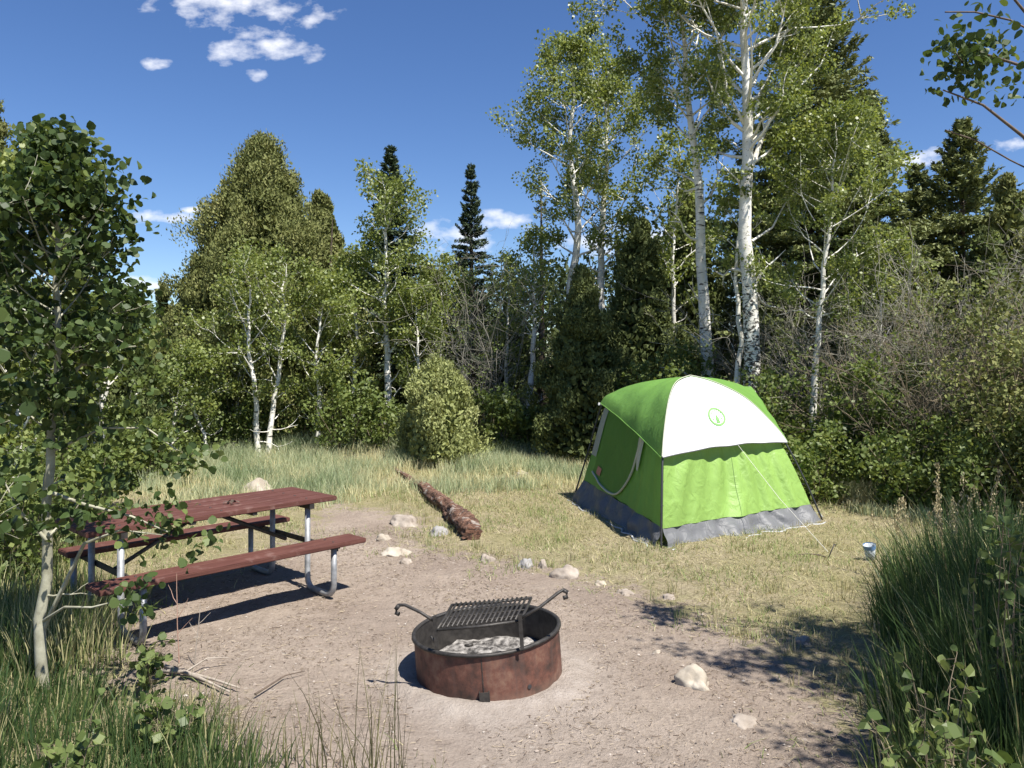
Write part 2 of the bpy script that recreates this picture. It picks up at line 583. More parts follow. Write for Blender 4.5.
RC = np.array([-0.140, 4.92])       # fire ring centre
gx, gy = axis_(-6, 6, .05, 600), axis_(1.5, 14, .05, 600)
X, Y = np.meshgrid(gx, gy, indexing='ij')
near = (np.abs(X) < 7) & (Y > 1) & (Y < 15)
Z = gz(X, Y)
rs = np.random.default_rng(5)
Z = Z + np.where(near, rs.normal(size=X.shape) * .0025, 0)
rr = np.hypot(X - RC[0], Y - RC[1])
Z = Z + .03 * np.exp(-((rr - .52) / .09) ** 2)
sd = grassmask(X, Y)
g = MB()
ii = np.arange(X.size).reshape(X.shape)
g.add(np.stack([X, Y, Z], -1), np.stack([ii[:-1, :-1], ii[1:, :-1], ii[1:, 1:], ii[:-1, 1:]], -1).reshape(-1, 4))
go = g.build('ground', M['ground'])
tag(go, kind='structure')
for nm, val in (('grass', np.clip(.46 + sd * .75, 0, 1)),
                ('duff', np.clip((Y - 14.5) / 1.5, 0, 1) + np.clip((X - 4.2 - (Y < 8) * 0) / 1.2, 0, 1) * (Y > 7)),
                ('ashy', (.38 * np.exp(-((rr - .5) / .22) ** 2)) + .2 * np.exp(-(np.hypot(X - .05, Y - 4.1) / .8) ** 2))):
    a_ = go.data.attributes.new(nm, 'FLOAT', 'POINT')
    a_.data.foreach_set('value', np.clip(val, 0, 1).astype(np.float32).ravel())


# ---------------------------------------------------------------- tree builders
def nrmz(v):
    return v / (np.linalg.norm(v, axis=-1, keepdims=True) + 1e-9)


def limb(rng, p, d, L, r0, r1, n=6, up=.15, wob=.18):
    P = [np.array(p, float)]
    d = nrmz(np.array(d, float))
    for i in range(n - 1):
        d = nrmz(d + rng.normal(size=3) * wob + np.array([0, 0, up]))
        P.append(P[-1] + d * L / (n - 1))
    return np.array(P), np.linspace(r0, r1, n)


def clump(rng, C, per, rad_, flat=.75):
    """points scattered round each centre"""
    m = len(C)
    o = rng.normal(size=(m, per, 3))
    o = nrmz(o) * (rng.random((m, per, 1)) ** .45)
    o[..., 2] *= flat
    r = np.broadcast_to(rad_, (m,))[:, None, None]
    return (C[:, None, :] + o * r).reshape(-1, 3)


def aspen(name, pos, h, w, label, seed, r=None, cb=.35, nb=26, leafn=6000, ls=.075, group=None, spine=None, bark='aspen_bark', leaf='aspen_leaf',
          bare=6, k=4, cat='aspen tree', crad=.30, sub=3, rise=.55, extra=None, stems=1, side=None, tap=1.35):
    rng = np.random.default_rng(seed)
    root = empty(name, pos, label, cat, group)
    tb, lf = MB(), MB()
    C = []
    r = r or h * .011 + .01
    for st in range(stems):
        n = 16
        tt = np.linspace(0, 1, n)
        if spine is not None:
            sp_ = np.array(spine)
            zs = tt * h
            P = np.stack([np.interp(zs, sp_[:, 2], sp_[:, 0]), np.interp(zs, sp_[:, 2], sp_[:, 1]), zs], 1)
            P[1:-1] += rng.normal(size=(n - 2, 3)) * [.008 * h ** .5, .008 * h ** .5, 0]
        else:
            a = rng.uniform(-.06, .06, 2) * h + (0 if stems == 1 else (st - (stems - 1) / 2) * .12 * h * np.array([1, .2]))
            wv = np.cumsum(rng.normal(size=(n, 2)) * .010 * h, 0)
            P = np.concatenate([a * tt[:, None] + wv * tt[:, None] ** .5 + (st * .18 * np.array([1, .3])), (tt * h)[:, None]], 1)
            P[0, :2] = st * .18 * np.array([1, .3])
        R = r * (1 - tt) ** .8 + .006
        R[0] *= 1.12
        P0 = P.copy()
        P0[0, 2] -= .05
        tb.tubes(P0, R, 8)
        for i in range(nb):
            f = cb + (1 - cb) * ((i + rng.random()) / nb) ** .9 * .97
            p = np.array([np.interp(f, tt, P[:, j]) for j in range(3)])
            az = i * 2.4 + rng.uniform(-.5, .5)
            g_ = (f - cb) / (1 - cb)
            prof = (math.sin(min(1, g_ * 1.25 + .22) * math.pi * .62) if g_ < .5 else 1.0 - (g_ - .5) * tap) * w * .5
            L = max(.07 * w, prof) * rng.uniform(.7, 1.15) * 1.2
            d = np.array([math.cos(az), math.sin(az), rise * rng.uniform(.6, 1.6)])
            if side is not None:
                d[0] += side * rng.uniform(.0, .6)
            br = max(.006, r * (1 - f) ** .8 * .45)
            Q, RQ = limb(rng, p, d, L, br, .003, 6, .10, .14)
            tb.tubes(Q, RQ, 5)
            for q in range(sub + 1):
                u = rng.uniform(.42, .97)
                j = u * 5
                j0 = int(j)
                b_ = Q[j0] + (Q[min(j0 + 1, 5)] - Q[j0]) * (j - j0)
                dd = nrmz(Q[min(j0 + 1, 5)] - Q[j0]) + rng.normal(size=3) * .65
                S2, RS = limb(rng, b_, dd, L * rng.uniform(.25, .5), br * .45, .002, 4, .08, .2)
                tb.tubes(S2, RS, 3)
                C += [S2[-1], S2[2]]
            C += [Q[-1], Q[4]]
        C.append(P[-1])
        for i in range(bare):
            f = rng.uniform(.12 if cb > .3 else .05, cb + .1)
            p = np.array([np.interp(f, tt, P[:, j]) for j in range(3)])
            az = rng.uniform(0, 6.28)
            Q, RQ = limb(rng, p, (math.cos(az), math.sin(az), rng.uniform(0, 1)), w * rng.uniform(.1, .35), r * .25, .002, 6, .06, .3)
            tb.tubes(Q, RQ, 4)
            Q2, RQ = limb(rng, Q[3], (math.cos(az + .6), math.sin(az + .6), .5), w * rng.uniform(.08, .2), r * .12, .002, 4, .06, .3)
            tb.tubes(Q2, RQ, 3)
    if extra:
        for (pts, r0, cl) in extra:
            pts = np.array(pts)
            tb.tubes(pts, np.linspace(r0, .004, len(pts)), 6)
            for p in pts[cl:]:
                for _ in range(4):
                    C.append(p + rng.normal(size=3) * .09)
    C = np.array(C)
    per = max(3, int(leafn / len(C)))
    crs = rng.uniform(.6, 1.25, len(C)) * crad
    Pts = clump(rng, C, per, crs)
    tone = np.repeat(rng.normal(size=len(C)) * .13, per)
    rnd = np.clip(.5 + tone + rng.normal(size=len(Pts)) * .2, 0, 1)
    keep = Pts[:, 2] > .05
    lf.leaves(Pts[keep], ls * rng.uniform(.6, 1.2, keep.sum()), rnd[keep], rng, k, up=.15, aspect=1.0 if k < 8 else .98, fold=.25 if k == 8 else 0)
    tb.build('trunk', M[bark], root)
    lf.build('crown', M[leaf], root)
    return root


def juniper(name, pos, h, w, label, seed, nc=150, per=110, ls=.085, mat='juniper', group=None, shape=1.0, cat='juniper tree', cb=.03, lump=.13, cone=1.15):
    rng = np.random.default_rng(seed)
    root = empty(name, pos, label, cat, group)
    tb, lf = MB(), MB()
    n = 8
    tt = np.linspace(0, 1, n)
    P = np.stack([rng.normal() * .04 * h * tt, rng.normal() * .04 * h * tt, tt * h * .85 - .05], 1)
    tb.tubes(P, np.linspace(h * .022 + .02, .01, n), 7)
    nm = max(9, nc // 7)
    fm = cb + (1 - cb) * np.clip((np.arange(nm) + rng.random(nm)) / nm, 0, 1) ** .85
    am = np.arange(nm) * 2.4 + rng.uniform(-.5, .5, nm)
    prof = lambda q: np.clip((1 - q) ** (.85 * cone) * 1.13, 0, 1) * np.clip(.66 + q * 2.2, 0, 1) * shape * w * .5
    Rm_ = prof(fm) * rng.uniform(.62, .9, nm)
    CM = np.stack([Rm_ * np.cos(am), Rm_ * np.sin(am), fm * h * .97], 1)
    mi = rng.integers(0, nm, nc)
    off = nrmz(rng.normal(size=(nc, 3))) * rng.random((nc, 1)) ** .5
    ms_ = (.012 + .15 * (1 - fm)) * w * rng.uniform(.7, 1.3, nm) + .05
    C = CM[mi] + off * ms_[mi, None] * [1, 1, 1.5]
    C[:, 2] = np.clip(C[:, 2], .05, h * 1.0)
    for c in C[:: 3]:
        z0 = max(0.05, c[2] - .35 * np.hypot(c[0], c[1]) - .1)
        Q = np.array([[0, 0, z0 * .9], c * [.5, .5, 1] * [1, 1, .96], c])
        tb.tubes(Q, [.02, .012, .004], 3)
    crs = lump * w * .36 * rng.uniform(.6, 1.4, nc) * (1.15 - .6 * C[:, 2] / h) + .07
    Pts = clump(rng, C, per, crs, 1.15)
    # wispy upright shoots
    m2 = nc * 14
    ci = rng.integers(0, nc, m2)
    s2 = C[ci] + nrmz(rng.normal(size=(m2, 3)) + [0, 0, .6]) * (crs[ci, None] * rng.uniform(.9, 1.35, (m2, 1)))
    tone = np.repeat((rng.normal(size=nm) * .13)[mi] + rng.normal(size=nc) * .09, per)
    rnd = np.clip(.5 + tone + rng.normal(size=len(Pts)) * .13, 0, 1)
    ax = nrmz(Pts * [1, 1, 0] + 1e-6) * .5 + [0, 0, .9]
    keep = Pts[:, 2] > .03
    lf.leaves(Pts[keep], ls * rng.uniform(.6, 1.4, keep.sum()), rnd[keep], rng, 4, up=.0, aspect=.62, axis=ax[keep])
    m3 = nc * 40
    fi = rng.random(m3)
    ai = rng.uniform(0, 6.283, m3)
    ri = np.clip((1 - fi) ** (.72 * cone) * 1.3, 0, 1) * w * .30 * rng.random(m3) ** .5
    I3 = np.stack([ri * np.cos(ai), ri * np.sin(ai), (cb + (1 - cb) * fi) * h * .95 + .05], 1)
    lf.leaves(I3, ls * 2.2, .35, rng, 4, up=.0, aspect=.8)
    lf.leaves(s2, ls * 1.2 * rng.uniform(.6, 1.4, m2), np.clip(.6 + rng.normal(size=m2) * .2, 0, 1), rng, 4, up=-.1, aspect=.35, axis=nrmz(s2 * [1, 1, 0] + 1e-6) * .3 + [0, 0, 1.])
    tb.build('trunk', M['dark_bark'], root)
    lf.build('crown', M[mat], root)
    return root


def spruce(name, pos, h, w, label, seed, mat='spruce', group=None, cb=.06, ls=.10, dens=1.0, cat='spruce tree', whorls=None, prof_p=.85, gap=0.0, nper=80):
    rng = np.random.default_rng(seed)
    root = empty(name, pos, label, cat, group)
    tb, lf = MB(), MB()
    tb.tubes(np.array([[0, 0, -.05], [.02, 0, h * .5], [0, 0, h]]), [h * .014 + .02, h * .009 + .01, .008], 7)
    whorls = whorls or int(h * 5.5)
    for i in range(whorls):
        f = cb + (1 - cb) * (i + rng.random() * .6) / whorls
        for q in range(int(7 * dens)):
            if rng.random() < gap:
                continue
            az = rng.uniform(0, 6.283)
            L = (w * .5) * ((1 - f) ** prof_p) * rng.uniform(.6, 1.15) * 1.12 + .12
            d = np.array([math.cos(az), math.sin(az), .35 * f + .05])
            Q, RQ = limb(rng, (0, 0, f * h), d, L, .018 * (1 - f) + .004, .002, 6, -.05 if f < .7 else .12, .05)
            tb.tubes(Q, RQ, 3)
            m_ = int(nper * 1.5 * L + 14)
            u = rng.uniform(.12, 1, m_) ** .8
            j = np.minimum((u * 5).astype(int), 4)
            B = Q[j] + (Q[j + 1] - Q[j]) * ((u * 5) - j)[:, None]
            dirb = nrmz(Q[j + 1] - Q[j])
            sd_ = np.cross(dirb, [0, 0, 1.])
            s_ = rng.choice([-1, 1], m_) * rng.random(m_) * (.34 * (1.15 - u)) * L ** .7
            B = B + sd_ * s_[:, None] + dirb * np.abs(s_)[:, None] * .7 + rng.normal(size=(m_, 3)) * .02 - np.array([0, 0, 1]) * (rng.random(m_)[:, None] * .07)
            ax = dirb + sd_ * np.sign(s_)[:, None] * .8
            lf.leaves(B, ls * rng.uniform(.7, 1.3, m_), np.clip(.35 + .3 * u + rng.normal(size=m_) * .16, 0, 1), rng, 4, up=.6, aspect=.42, axis=ax)
    m_ = 60
    lf.leaves(np.stack([rng.normal(size=m_) * .03, rng.normal(size=m_) * .03, h - rng.random(m_) * .5 + .05], 1), ls, .7, rng, 4, up=0, aspect=.3, axis=np.tile([0., 0, 1], (m_, 1)) + rng.normal(size=(m_, 3)) * .4)
    tb.build('trunk', M['dark_bark'], root)
    lf.build('crown', M[mat], root)
    return root


def shrub(name, pos, h, w, label, seed, nc=50, per=60, ls=.07, mat='shrub', group=None, cat='shrub', k=4, stem='brown_twig', low=.1, crad=.16):
    rng = np.random.default_rng(seed)
    root = empty(name, pos, label, cat, group)
    tb, lf = MB(), MB()
    C = []
    ns = max(8, nc // 4)
    for i in range(ns):
        az = rng.uniform(0, 6.283)
        rr_ = rng.random() ** .5
        b0 = np.array([math.cos(az), math.sin(az), 0]) * rr_ * w * .18
        d = np.array([math.cos(az) * rr_ * w * .5 / h, math.sin(az) * rr_ * w * .5 / h, 1])
        L = h * (1.02 - .3 * rr_ * rr_) * rng.uniform(.75, 1.05) * np.linalg.norm(d) ** .6
        Q, RQ = limb(rng, b0, d, L, .012, .003, 7, .02, .10)
        tb.tubes(Q, RQ, 4)
        for q in range(4):
            j = rng.integers(max(1, int(low * 7)), 7)
            C.append(Q[j] + rng.normal(size=3) * .09 * w * [1, 1, .6])
        C.append(Q[-1])
    C = np.array(C)
    C = C[C[:, 2] > .05]
    pr = max(4, int(nc * per / len(C)))
    Pts = clump(rng, C, pr, crad * min(w, h) * rng.uniform(.6, 1.3, len(C)) + .05, .8)
    rnd = np.clip(.5 + np.repeat(rng.normal(size=len(C)) * .13, pr) + rng.normal(size=len(Pts)) * .18, 0, 1)
    keep = Pts[:, 2] > .02
    lf.leaves(Pts[keep], ls * rng.uniform(.6, 1.3, keep.sum()), rnd[keep], rng, k, up=.2, aspect=.8, fold=.2 if k == 8 else 0)
    tb.build('stems', M[stem], root)
    lf.build('foliage', M[mat], root)
    return root


def brush(name, pos, h, w, label, seed, ns=38, mat='grey_twig', group=None, leafn=250, cat='bare shrub', th=.009):
    rng = np.random.default_rng(seed)
    root = empty(name, pos, label, cat, group)
    tb = MB()
    tips, fineP, fineR = [], [], []
    for i in range(ns):
        az = rng.uniform(0, 6.283)
        rr_ = rng.random() ** .6
        b0 = np.array([math.cos(az), math.sin(az), 0]) * rr_ * w * .2
        d = np.array([math.cos(az) * rr_ * w * .55 / h, math.sin(az) * rr_ * w * .55 / h, .9])
        Q, RQ = limb(rng, b0, d, h * rng.uniform(.7, 1.15), th * rng.uniform(.8, 1.6), .004, 9, .0, .17)
        tb.tubes(Q, RQ, 4)
        for q in range(9):
            j = rng.integers(2, 8)
            dd = nrmz(Q[j + 1] - Q[j]) + rng.normal(size=3) * .8
            S2, RS = limb(rng, Q[j], dd, h * rng.uniform(.15, .38), th * .5, .003, 5, .0, .28)
            fineP.append(S2)
            fineR.append(RS)
            for z in range(3):
                jj = rng.integers(1, 4)
                S3, R3 = limb(rng, S2[jj], nrmz(S2[jj + 1] - S2[jj]) + rng.normal(size=3) * .9, h * rng.uniform(.06, .18), th * .3, .002, 5, 0, .3)
                fineP.append(S3)
                fineR.append(R3)
                tips.append(S3[-1])
    tb.tubes(np.array(fineP), np.array(fineR), 3)
    tb.build('branches', M[mat], root)
    if leafn:
        tips = np.array(tips)
        c = tips[rng.integers(0, len(tips), leafn // 14)]
        lf = MB()
        Pts = clump(rng, c, 14, .16)
        lf.leaves(Pts, .055 * rng.uniform(.6, 1.2, len(Pts)), np.clip(.5 + rng.normal(size=len(Pts)) * .25, 0, 1), rng, 4, aspect=.8)
        lf.build('leaves', M['shrub'], root)
    return root


def top(ty, d):
    return H - (ty - HZ) / F_ * d


def pl(px, d):
    x = (px - 512) / F_ * d
    return (x, d, float(gz(x, d)))


GT = 'trees of the surrounding wood'
GS = 'shrubs along the wood edge'
# junipers: px, depth, top, width px, seed, material, label
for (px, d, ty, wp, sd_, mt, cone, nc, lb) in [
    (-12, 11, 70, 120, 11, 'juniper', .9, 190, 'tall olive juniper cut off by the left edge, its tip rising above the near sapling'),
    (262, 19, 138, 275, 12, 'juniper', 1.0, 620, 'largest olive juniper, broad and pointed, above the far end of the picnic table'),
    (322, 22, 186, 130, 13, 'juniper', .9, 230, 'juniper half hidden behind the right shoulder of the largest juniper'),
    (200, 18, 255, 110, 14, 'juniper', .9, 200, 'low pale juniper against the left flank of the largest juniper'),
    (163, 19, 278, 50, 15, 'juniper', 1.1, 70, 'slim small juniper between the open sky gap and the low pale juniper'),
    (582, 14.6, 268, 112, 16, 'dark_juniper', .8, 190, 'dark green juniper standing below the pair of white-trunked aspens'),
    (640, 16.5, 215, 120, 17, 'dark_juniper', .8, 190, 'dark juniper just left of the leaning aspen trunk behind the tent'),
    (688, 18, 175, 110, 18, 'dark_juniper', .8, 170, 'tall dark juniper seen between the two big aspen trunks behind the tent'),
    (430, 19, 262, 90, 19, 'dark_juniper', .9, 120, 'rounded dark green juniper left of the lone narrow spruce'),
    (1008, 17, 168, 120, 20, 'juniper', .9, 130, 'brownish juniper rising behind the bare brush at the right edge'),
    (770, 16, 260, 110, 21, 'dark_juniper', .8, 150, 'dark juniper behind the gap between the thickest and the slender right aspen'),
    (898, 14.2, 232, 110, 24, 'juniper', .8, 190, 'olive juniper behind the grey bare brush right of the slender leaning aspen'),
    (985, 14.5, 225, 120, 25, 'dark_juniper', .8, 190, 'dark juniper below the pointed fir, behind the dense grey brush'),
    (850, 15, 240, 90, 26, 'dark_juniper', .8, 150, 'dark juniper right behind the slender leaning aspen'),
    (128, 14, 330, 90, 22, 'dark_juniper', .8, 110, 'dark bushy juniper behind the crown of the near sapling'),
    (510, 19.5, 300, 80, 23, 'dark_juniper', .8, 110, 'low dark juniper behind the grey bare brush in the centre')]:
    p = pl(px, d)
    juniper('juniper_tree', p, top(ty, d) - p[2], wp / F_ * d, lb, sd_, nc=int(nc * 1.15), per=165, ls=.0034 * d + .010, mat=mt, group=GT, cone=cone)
p = pl(438, 14.3)
juniper('young_pine', p, top(362, 14.3) - p[2], 98 / F_ * 14.3, 'rounded pale yellow-green young pine at the edge of the tall grass', 31, nc=150, per=130, ls=.055, mat='pine_leaf', cat='pine', cone=.6, lump=.2)

for (px, d, ty, wp, sd_, mt, cb, lb) in [
    (390, 21, 148, 100, 41, 'spruce', .1, 'bluish spruce with its spire above the thin aspen in the left centre'),
    (471, 26, 165, 66, 42, 'spruce', .06, 'lone narrow dark spruce standing against the white cloud'),
    (808, 18, -60, 270, 43, 'olive_spruce', .15, 'huge dark fir filling the space behind the thickest aspen trunk'),
    (868, 17.5, 92, 165, 44, 'olive_spruce', .2, 'fir right of the huge dark fir, its boughs reaching over the bare brush'),
    (962, 18.5, 120, 200, 45, 'olive_spruce', .06, 'pointed fir above the brush on the right, just left of the small white cloud'),
    (918, 20, 165, 150, 46, 'olive_spruce', .06, 'smaller fir between the two taller firs on the right')]:
    p = pl(px, d)
    spruce('fir_tree' if mt != 'spruce' else 'spruce_tree', p, top(ty, d) - p[2], wp / F_ * d, lb, sd_, mt, GT, cb, cat='fir tree' if mt != 'spruce' else 'spruce tree',
           ls=.13 if wp > 70 else .11, dens=1.4 if wp > 70 else 1.2, nper=85 if wp < 150 else 70)
p = pl(541, 20)
spruce('dead_conifer', p, top(186, 20) - p[2], 46 / F_ * 20, 'half-dead brown conifer with ragged twigs left of the pair of aspens', 47, 'juniper', GT, .1, dens=.8, gap=.45, cat='dead tree', nper=22)

for (px, d, ty, wp, sd_, kw, lb) in [
    (566, 17, 36, 128, 51, dict(cb=.44, nb=32, leafn=9500, r=.12, bare=9), 'tall aspen with a straight white trunk, left one of the pair in the centre'),
    (599, 17.5, 66, 128, 52, dict(cb=.46, nb=28, leafn=8500, r=.11, bare=9, spine=[(0, 0, 0), (.05, 0, 4), (.25, 0, 8.5)]), 'aspen with a forked white trunk, right one of the pair in the centre'),
    (388, 17, 176, 92, 53, dict(cb=.30, nb=26, leafn=5200, r=.085, bare=8), 'thin aspen in front of the bluish spruce, its pale trunk showing through'),
    (258, 15.5, 262, 110, 54, dict(cb=.30, nb=15, leafn=4200, r=.055, stems=2, bare=5), 'aspen clump with two thin white stems in front of the largest juniper'),
    (208, 15, 355, 80, 55, dict(cb=.38, nb=16, leafn=2300, r=.035, bare=5, spine=[(0, 0, 0), (-.1, 0, .6), (-.3, 0, 1.1), (-.2, 0, 3)]), 'small crooked white-stemmed aspen left of the two-stemmed clump'),
    (316, 16, 285, 88, 56, dict(cb=.25, nb=22, leafn=4200, r=.05), 'bushy young aspen between the two-stemmed clump and the thin aspen'),
    (352, 17.5, 255, 80, 57, dict(cb=.2, nb=22, leafn=4000, r=.05), 'young aspen close to the left side of the thin aspen'),
    (425, 17, 290, 72, 58, dict(cb=.2, nb=20, leafn=3400, r=.045), 'young aspen rising behind the pale yellow-green young pine'),
    (500, 18, 262, 60, 59, dict(cb=.3, nb=18, leafn=2200, r=.045, bare=9), 'sparse young aspen among grey bare brush in the centre'),
    (530, 16.8, 235, 60, 60, dict(cb=.45, nb=16, leafn=1800, r=.075, bare=10), 'sparse white-stemmed aspen left of the dark central juniper'),
    (18, 8.4, 160, 150, 61, dict(cb=.12, nb=36, leafn=9000, r=.06, ls=.07), 'yellow-green leafy aspen behind the near sapling at the left edge'),
    (106, 9.5, 300, 120, 62, dict(cb=.08, nb=30, leafn=7000, r=.05, ls=.07, leaf='shrub'), 'darker leafy young aspen behind the lower crown of the near sapling'),
    (880, 13, 250, 90, 64, dict(cb=.25, nb=22, leafn=3800, r=.035), 'thin leafy aspen among the bare brush right of the slender leaning aspen'),
    (445, 18.5, 262, 80, 65, dict(cb=.2, nb=22, leafn=4200, r=.05), 'leafy aspen between the thin aspen and the lone narrow spruce'),
    (235, 17, 300, 90, 66, dict(cb=.2, nb=22, leafn=4200, r=.045), 'pale leafy young aspen just left of the two-stemmed clump'),
    (170, 14.5, 372, 80, 63, dict(cb=.08, nb=18, leafn=3000, r=.03, leaf='shrub'), 'low leafy aspen thicket behind the left end of the tall grass'),
]:
    p = pl(px, d)
    kw['leafn'] = int(kw['leafn'] * 1.5)
    kw = dict(dict(ls=.0028 * d + .020, crad=.0115 * d + .06), **kw)
    aspen('aspen_tree', p, top(ty, d) - p[2], wp / F_ * d, lb, sd_, group=GT, **kw)

# the three aspens behind the tent and its neighbours
p = pl(708, 14)
hh = top(-60, 14)
k_ = 14 / F_
aspen('aspen_tree', p, hh, 175 * k_, 'leaning aspen whose white trunk rises just behind the left half of the tent', 71, r=.125, cb=.60, nb=38, leafn=25000, ls=.062, crad=.22,
      group=GT, bare=12, spine=[(0, 0, 0), (-2 * k_, 0, top(330, 14)), (-7 * k_, 0, top(230, 14)), (-17 * k_, 0, top(120, 14)), (-30 * k_, 0, top(0, 14)), (-34 * k_, 0, hh)])
p = pl(752, 12.5)
k_ = 12.5 / F_
hh = top(-130, 12.5)
ex = []
for path, r0, cl in [([(750, 170), (770, 120), (800, 85), (830, 55), (848, 10)], .045, 2), ([(748, 140), (762, 90), (785, 50), (800, 0)], .035, 1),
                     ([(748, 130), (725, 95), (716, 50), (700, 10)], .035, 1), ([(752, 240), (775, 225), (790, 200), (822, 165)], .022, 9),
                     ([(750, 210), (735, 180), (700, 150)], .02, 1)]:
    pts = [np.array([(a - 752) * k_, (i * .12) * (1 if a > 750 else -1), top(c, 12.5)]) for i, (a, c) in enumerate(path)]
    ex.append((pts, r0, cl))
aspen('aspen_tree', p, hh, 215 * k_, 'thickest aspen, black-scarred white trunk rising behind the top of the tent', 72, r=.152, cb=.51, nb=44, leafn=36000, ls=.056, crad=.22,
      group=GT, bare=8, bark='rough_aspen_bark', extra=ex,
      spine=[(0, 0, 0), (0, 0, top(380, 12.5)), (-4 * k_, 0, top(250, 12.5)), (-6 * k_, 0, top(120, 12.5)), (-8 * k_, 0, top(0, 12.5)), (-8 * k_, 0, hh)])
p = pl(741, 13)
aspen('aspen_tree', p, top(180, 13), 60 / F_ * 13, 'thin whitish aspen stem hugging the left side of the thickest trunk', 73, r=.06, cb=.6, nb=12, leafn=1500, ls=.07, group=GT, crad=.2)
p = pl(813, 12.5)
k_ = 12.5 / F_
aspen('aspen_tree', p, top(120, 12.5), 150 * k_, 'slender white aspen leaning right, first trunk right of the tent', 74, r=.062, cb=.44, nb=30, leafn=16000, ls=.056, crad=.22, group=GT,
      bare=7, spine=[(0, 0, 0), (0, 0, top(400, 12.5)), (6 * k_, 0, top(320, 12.5)), (17 * k_, 0, top(220, 12.5)), (22 * k_, 0, top(120, 12.5))])
p = pl(668, 17)
aspen('aspen_tree', p, top(150, 17), 90 / F_ * 17, 'slim leafy aspen between the central pair and the leaning aspen', 75, r=.07, cb=.4, nb=22, leafn=4000, ls=.08, group=GT, crad=.28)

# bare brush and green shrubs
for i, (px, d, ty, wp, mt, lf_, lb) in enumerate([
    (486, 16.5, 262, 70, 'grey_twig', 200, 'grey bare brush with leaning stems below the lone narrow spruce'),
    (798, 13.5, 270, 80, 'grey_twig', 150, 'grey bare brush just left of the slender leaning aspen'),
    (862, 12.5, 270, 110, 'grey_twig', 200, 'tall grey bare brush just right of the slender leaning aspen'),
    (955, 12.3, 268, 130, 'grey_twig', 250, 'dense grey bare brush below the pointed fir on the right'),
    (1016, 12, 226, 120, 'grey_twig', 300, 'grey bare brush reaching highest at the right edge'),
    (935, 11.2, 300, 110, 'brown_twig', 200, 'low reddish-brown bare brush in front of the grey brush on the right'),
    (1040, 10, 280, 120, 'brown_twig', 300, 'brown bare brush cut off by the right edge')]):
    p = pl(px, d)
    brush('bare_shrub', p, top(ty, d) - p[2], wp / F_ * d * 1.15, lb, 100 + i, ns=34 if wp > 90 else 22, mat=mt, group='bare brush of the wood edge', leafn=lf_ * 7)
for i, (px, d, ty, wp, nc, mt, lb) in enumerate([
    (818, 10.9, 432, 80, 60, 'shrub', 'low bright green shrub between the tent pole and the dark low shrub'),
    (905, 10.2, 425, 80, 60, 'shrub', 'low green shrub in front of the reddish-brown bare brush'),
    (1010, 9.2, 420, 100, 80, 'shrub', 'low green shrub below the big olive shrub at the right edge'),
    (786, 12.2, 372, 90, 80, 'shrub', 'dense green shrub right behind the right corner of the tent'),
    (880, 11.6, 345, 85, 60, 'shrub', 'bright-leaved green shrub in front of the dark brush on the right'),
    (845, 12, 415, 80, 60, 'shrub', 'low dark green shrub at the foot of the bare brush right of the tent'),
    (955, 10.6, 410, 90, 60, 'shrub', 'low dark green shrub behind the tall seeding grass on the right'),
    (1000, 10.2, 275, 120, 110, 'juniper', 'big olive shrub in the sun at the right edge'),
    (1050, 9, 330, 120, 80, 'juniper', 'dark olive shrub mostly outside the right edge'),
    (345, 15.8, 372, 74, 50, 'shrub', 'green shrub left of the pale young pine'),
    (388, 15.6, 395, 60, 40, 'shrub', 'small green shrub touching the left side of the pale young pine'),
    (492, 15.2, 385, 62, 50, 'shrub', 'bright green shrub just right of the pale young pine'),
    (540, 15.4, 405, 56, 50, 'shrub', 'low green shrub between the bright shrub and the dark central juniper'),
    (668, 13.8, 330, 80, 70, 'shrub', 'olive green shrub right behind the peak of the tent'),
    (238, 16.6, 380, 80, 50, 'shrub', 'green shrub behind the stems of the two-stemmed aspen clump'),
    (290, 16.8, 385, 80, 50, 'shrub', 'green shrub right of the two-stemmed aspen clump'),
    (150, 12.5, 420, 84, 60, 'shrub', 'green shrub at the left end of the tall grass'),
    (68, 8, 430, 110, 80, 'shrub', 'dark green shrub behind the pale trunk of the near sapling'),
    (8, 6.6, 440, 110, 80, 'shrub', 'leafy shrub at the left edge below the near sapling')]):
    p = pl(px, d)
    shrub('leafy_shrub', p, top(ty, d) - p[2], wp / F_ * d, lb, 140 + i, nc=nc, per=62, ls=.0035 * d + .03, mat=mt, group=GS)

# far wood as one mass, and undergrowth
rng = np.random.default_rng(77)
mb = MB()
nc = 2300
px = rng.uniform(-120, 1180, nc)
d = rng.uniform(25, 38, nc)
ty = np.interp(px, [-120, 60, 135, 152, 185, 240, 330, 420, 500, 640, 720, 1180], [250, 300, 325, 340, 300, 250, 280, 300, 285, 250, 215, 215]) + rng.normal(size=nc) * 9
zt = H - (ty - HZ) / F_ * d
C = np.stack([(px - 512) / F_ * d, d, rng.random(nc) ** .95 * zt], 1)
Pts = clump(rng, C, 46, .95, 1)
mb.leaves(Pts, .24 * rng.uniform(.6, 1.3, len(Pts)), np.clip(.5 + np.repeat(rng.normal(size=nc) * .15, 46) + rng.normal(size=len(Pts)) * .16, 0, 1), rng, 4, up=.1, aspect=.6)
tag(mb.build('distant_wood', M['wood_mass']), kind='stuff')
mb = MB()
nc = 620
px = rng.uniform(-60, 1150, nc)
d0 = np.interp(px, [0, 140, 330, 620, 760, 900, 1100], [10, 14.5, 16.4, 15.2, 13, 11, 9])
d = d0 + rng.random(nc) ** 1.5 * 6
x = (px - 512) / F_ * d
C = np.stack([x, d, gz(x, d) + rng.random(nc) * .9], 1)
Pts = clump(rng, C, 44, .34, .8)
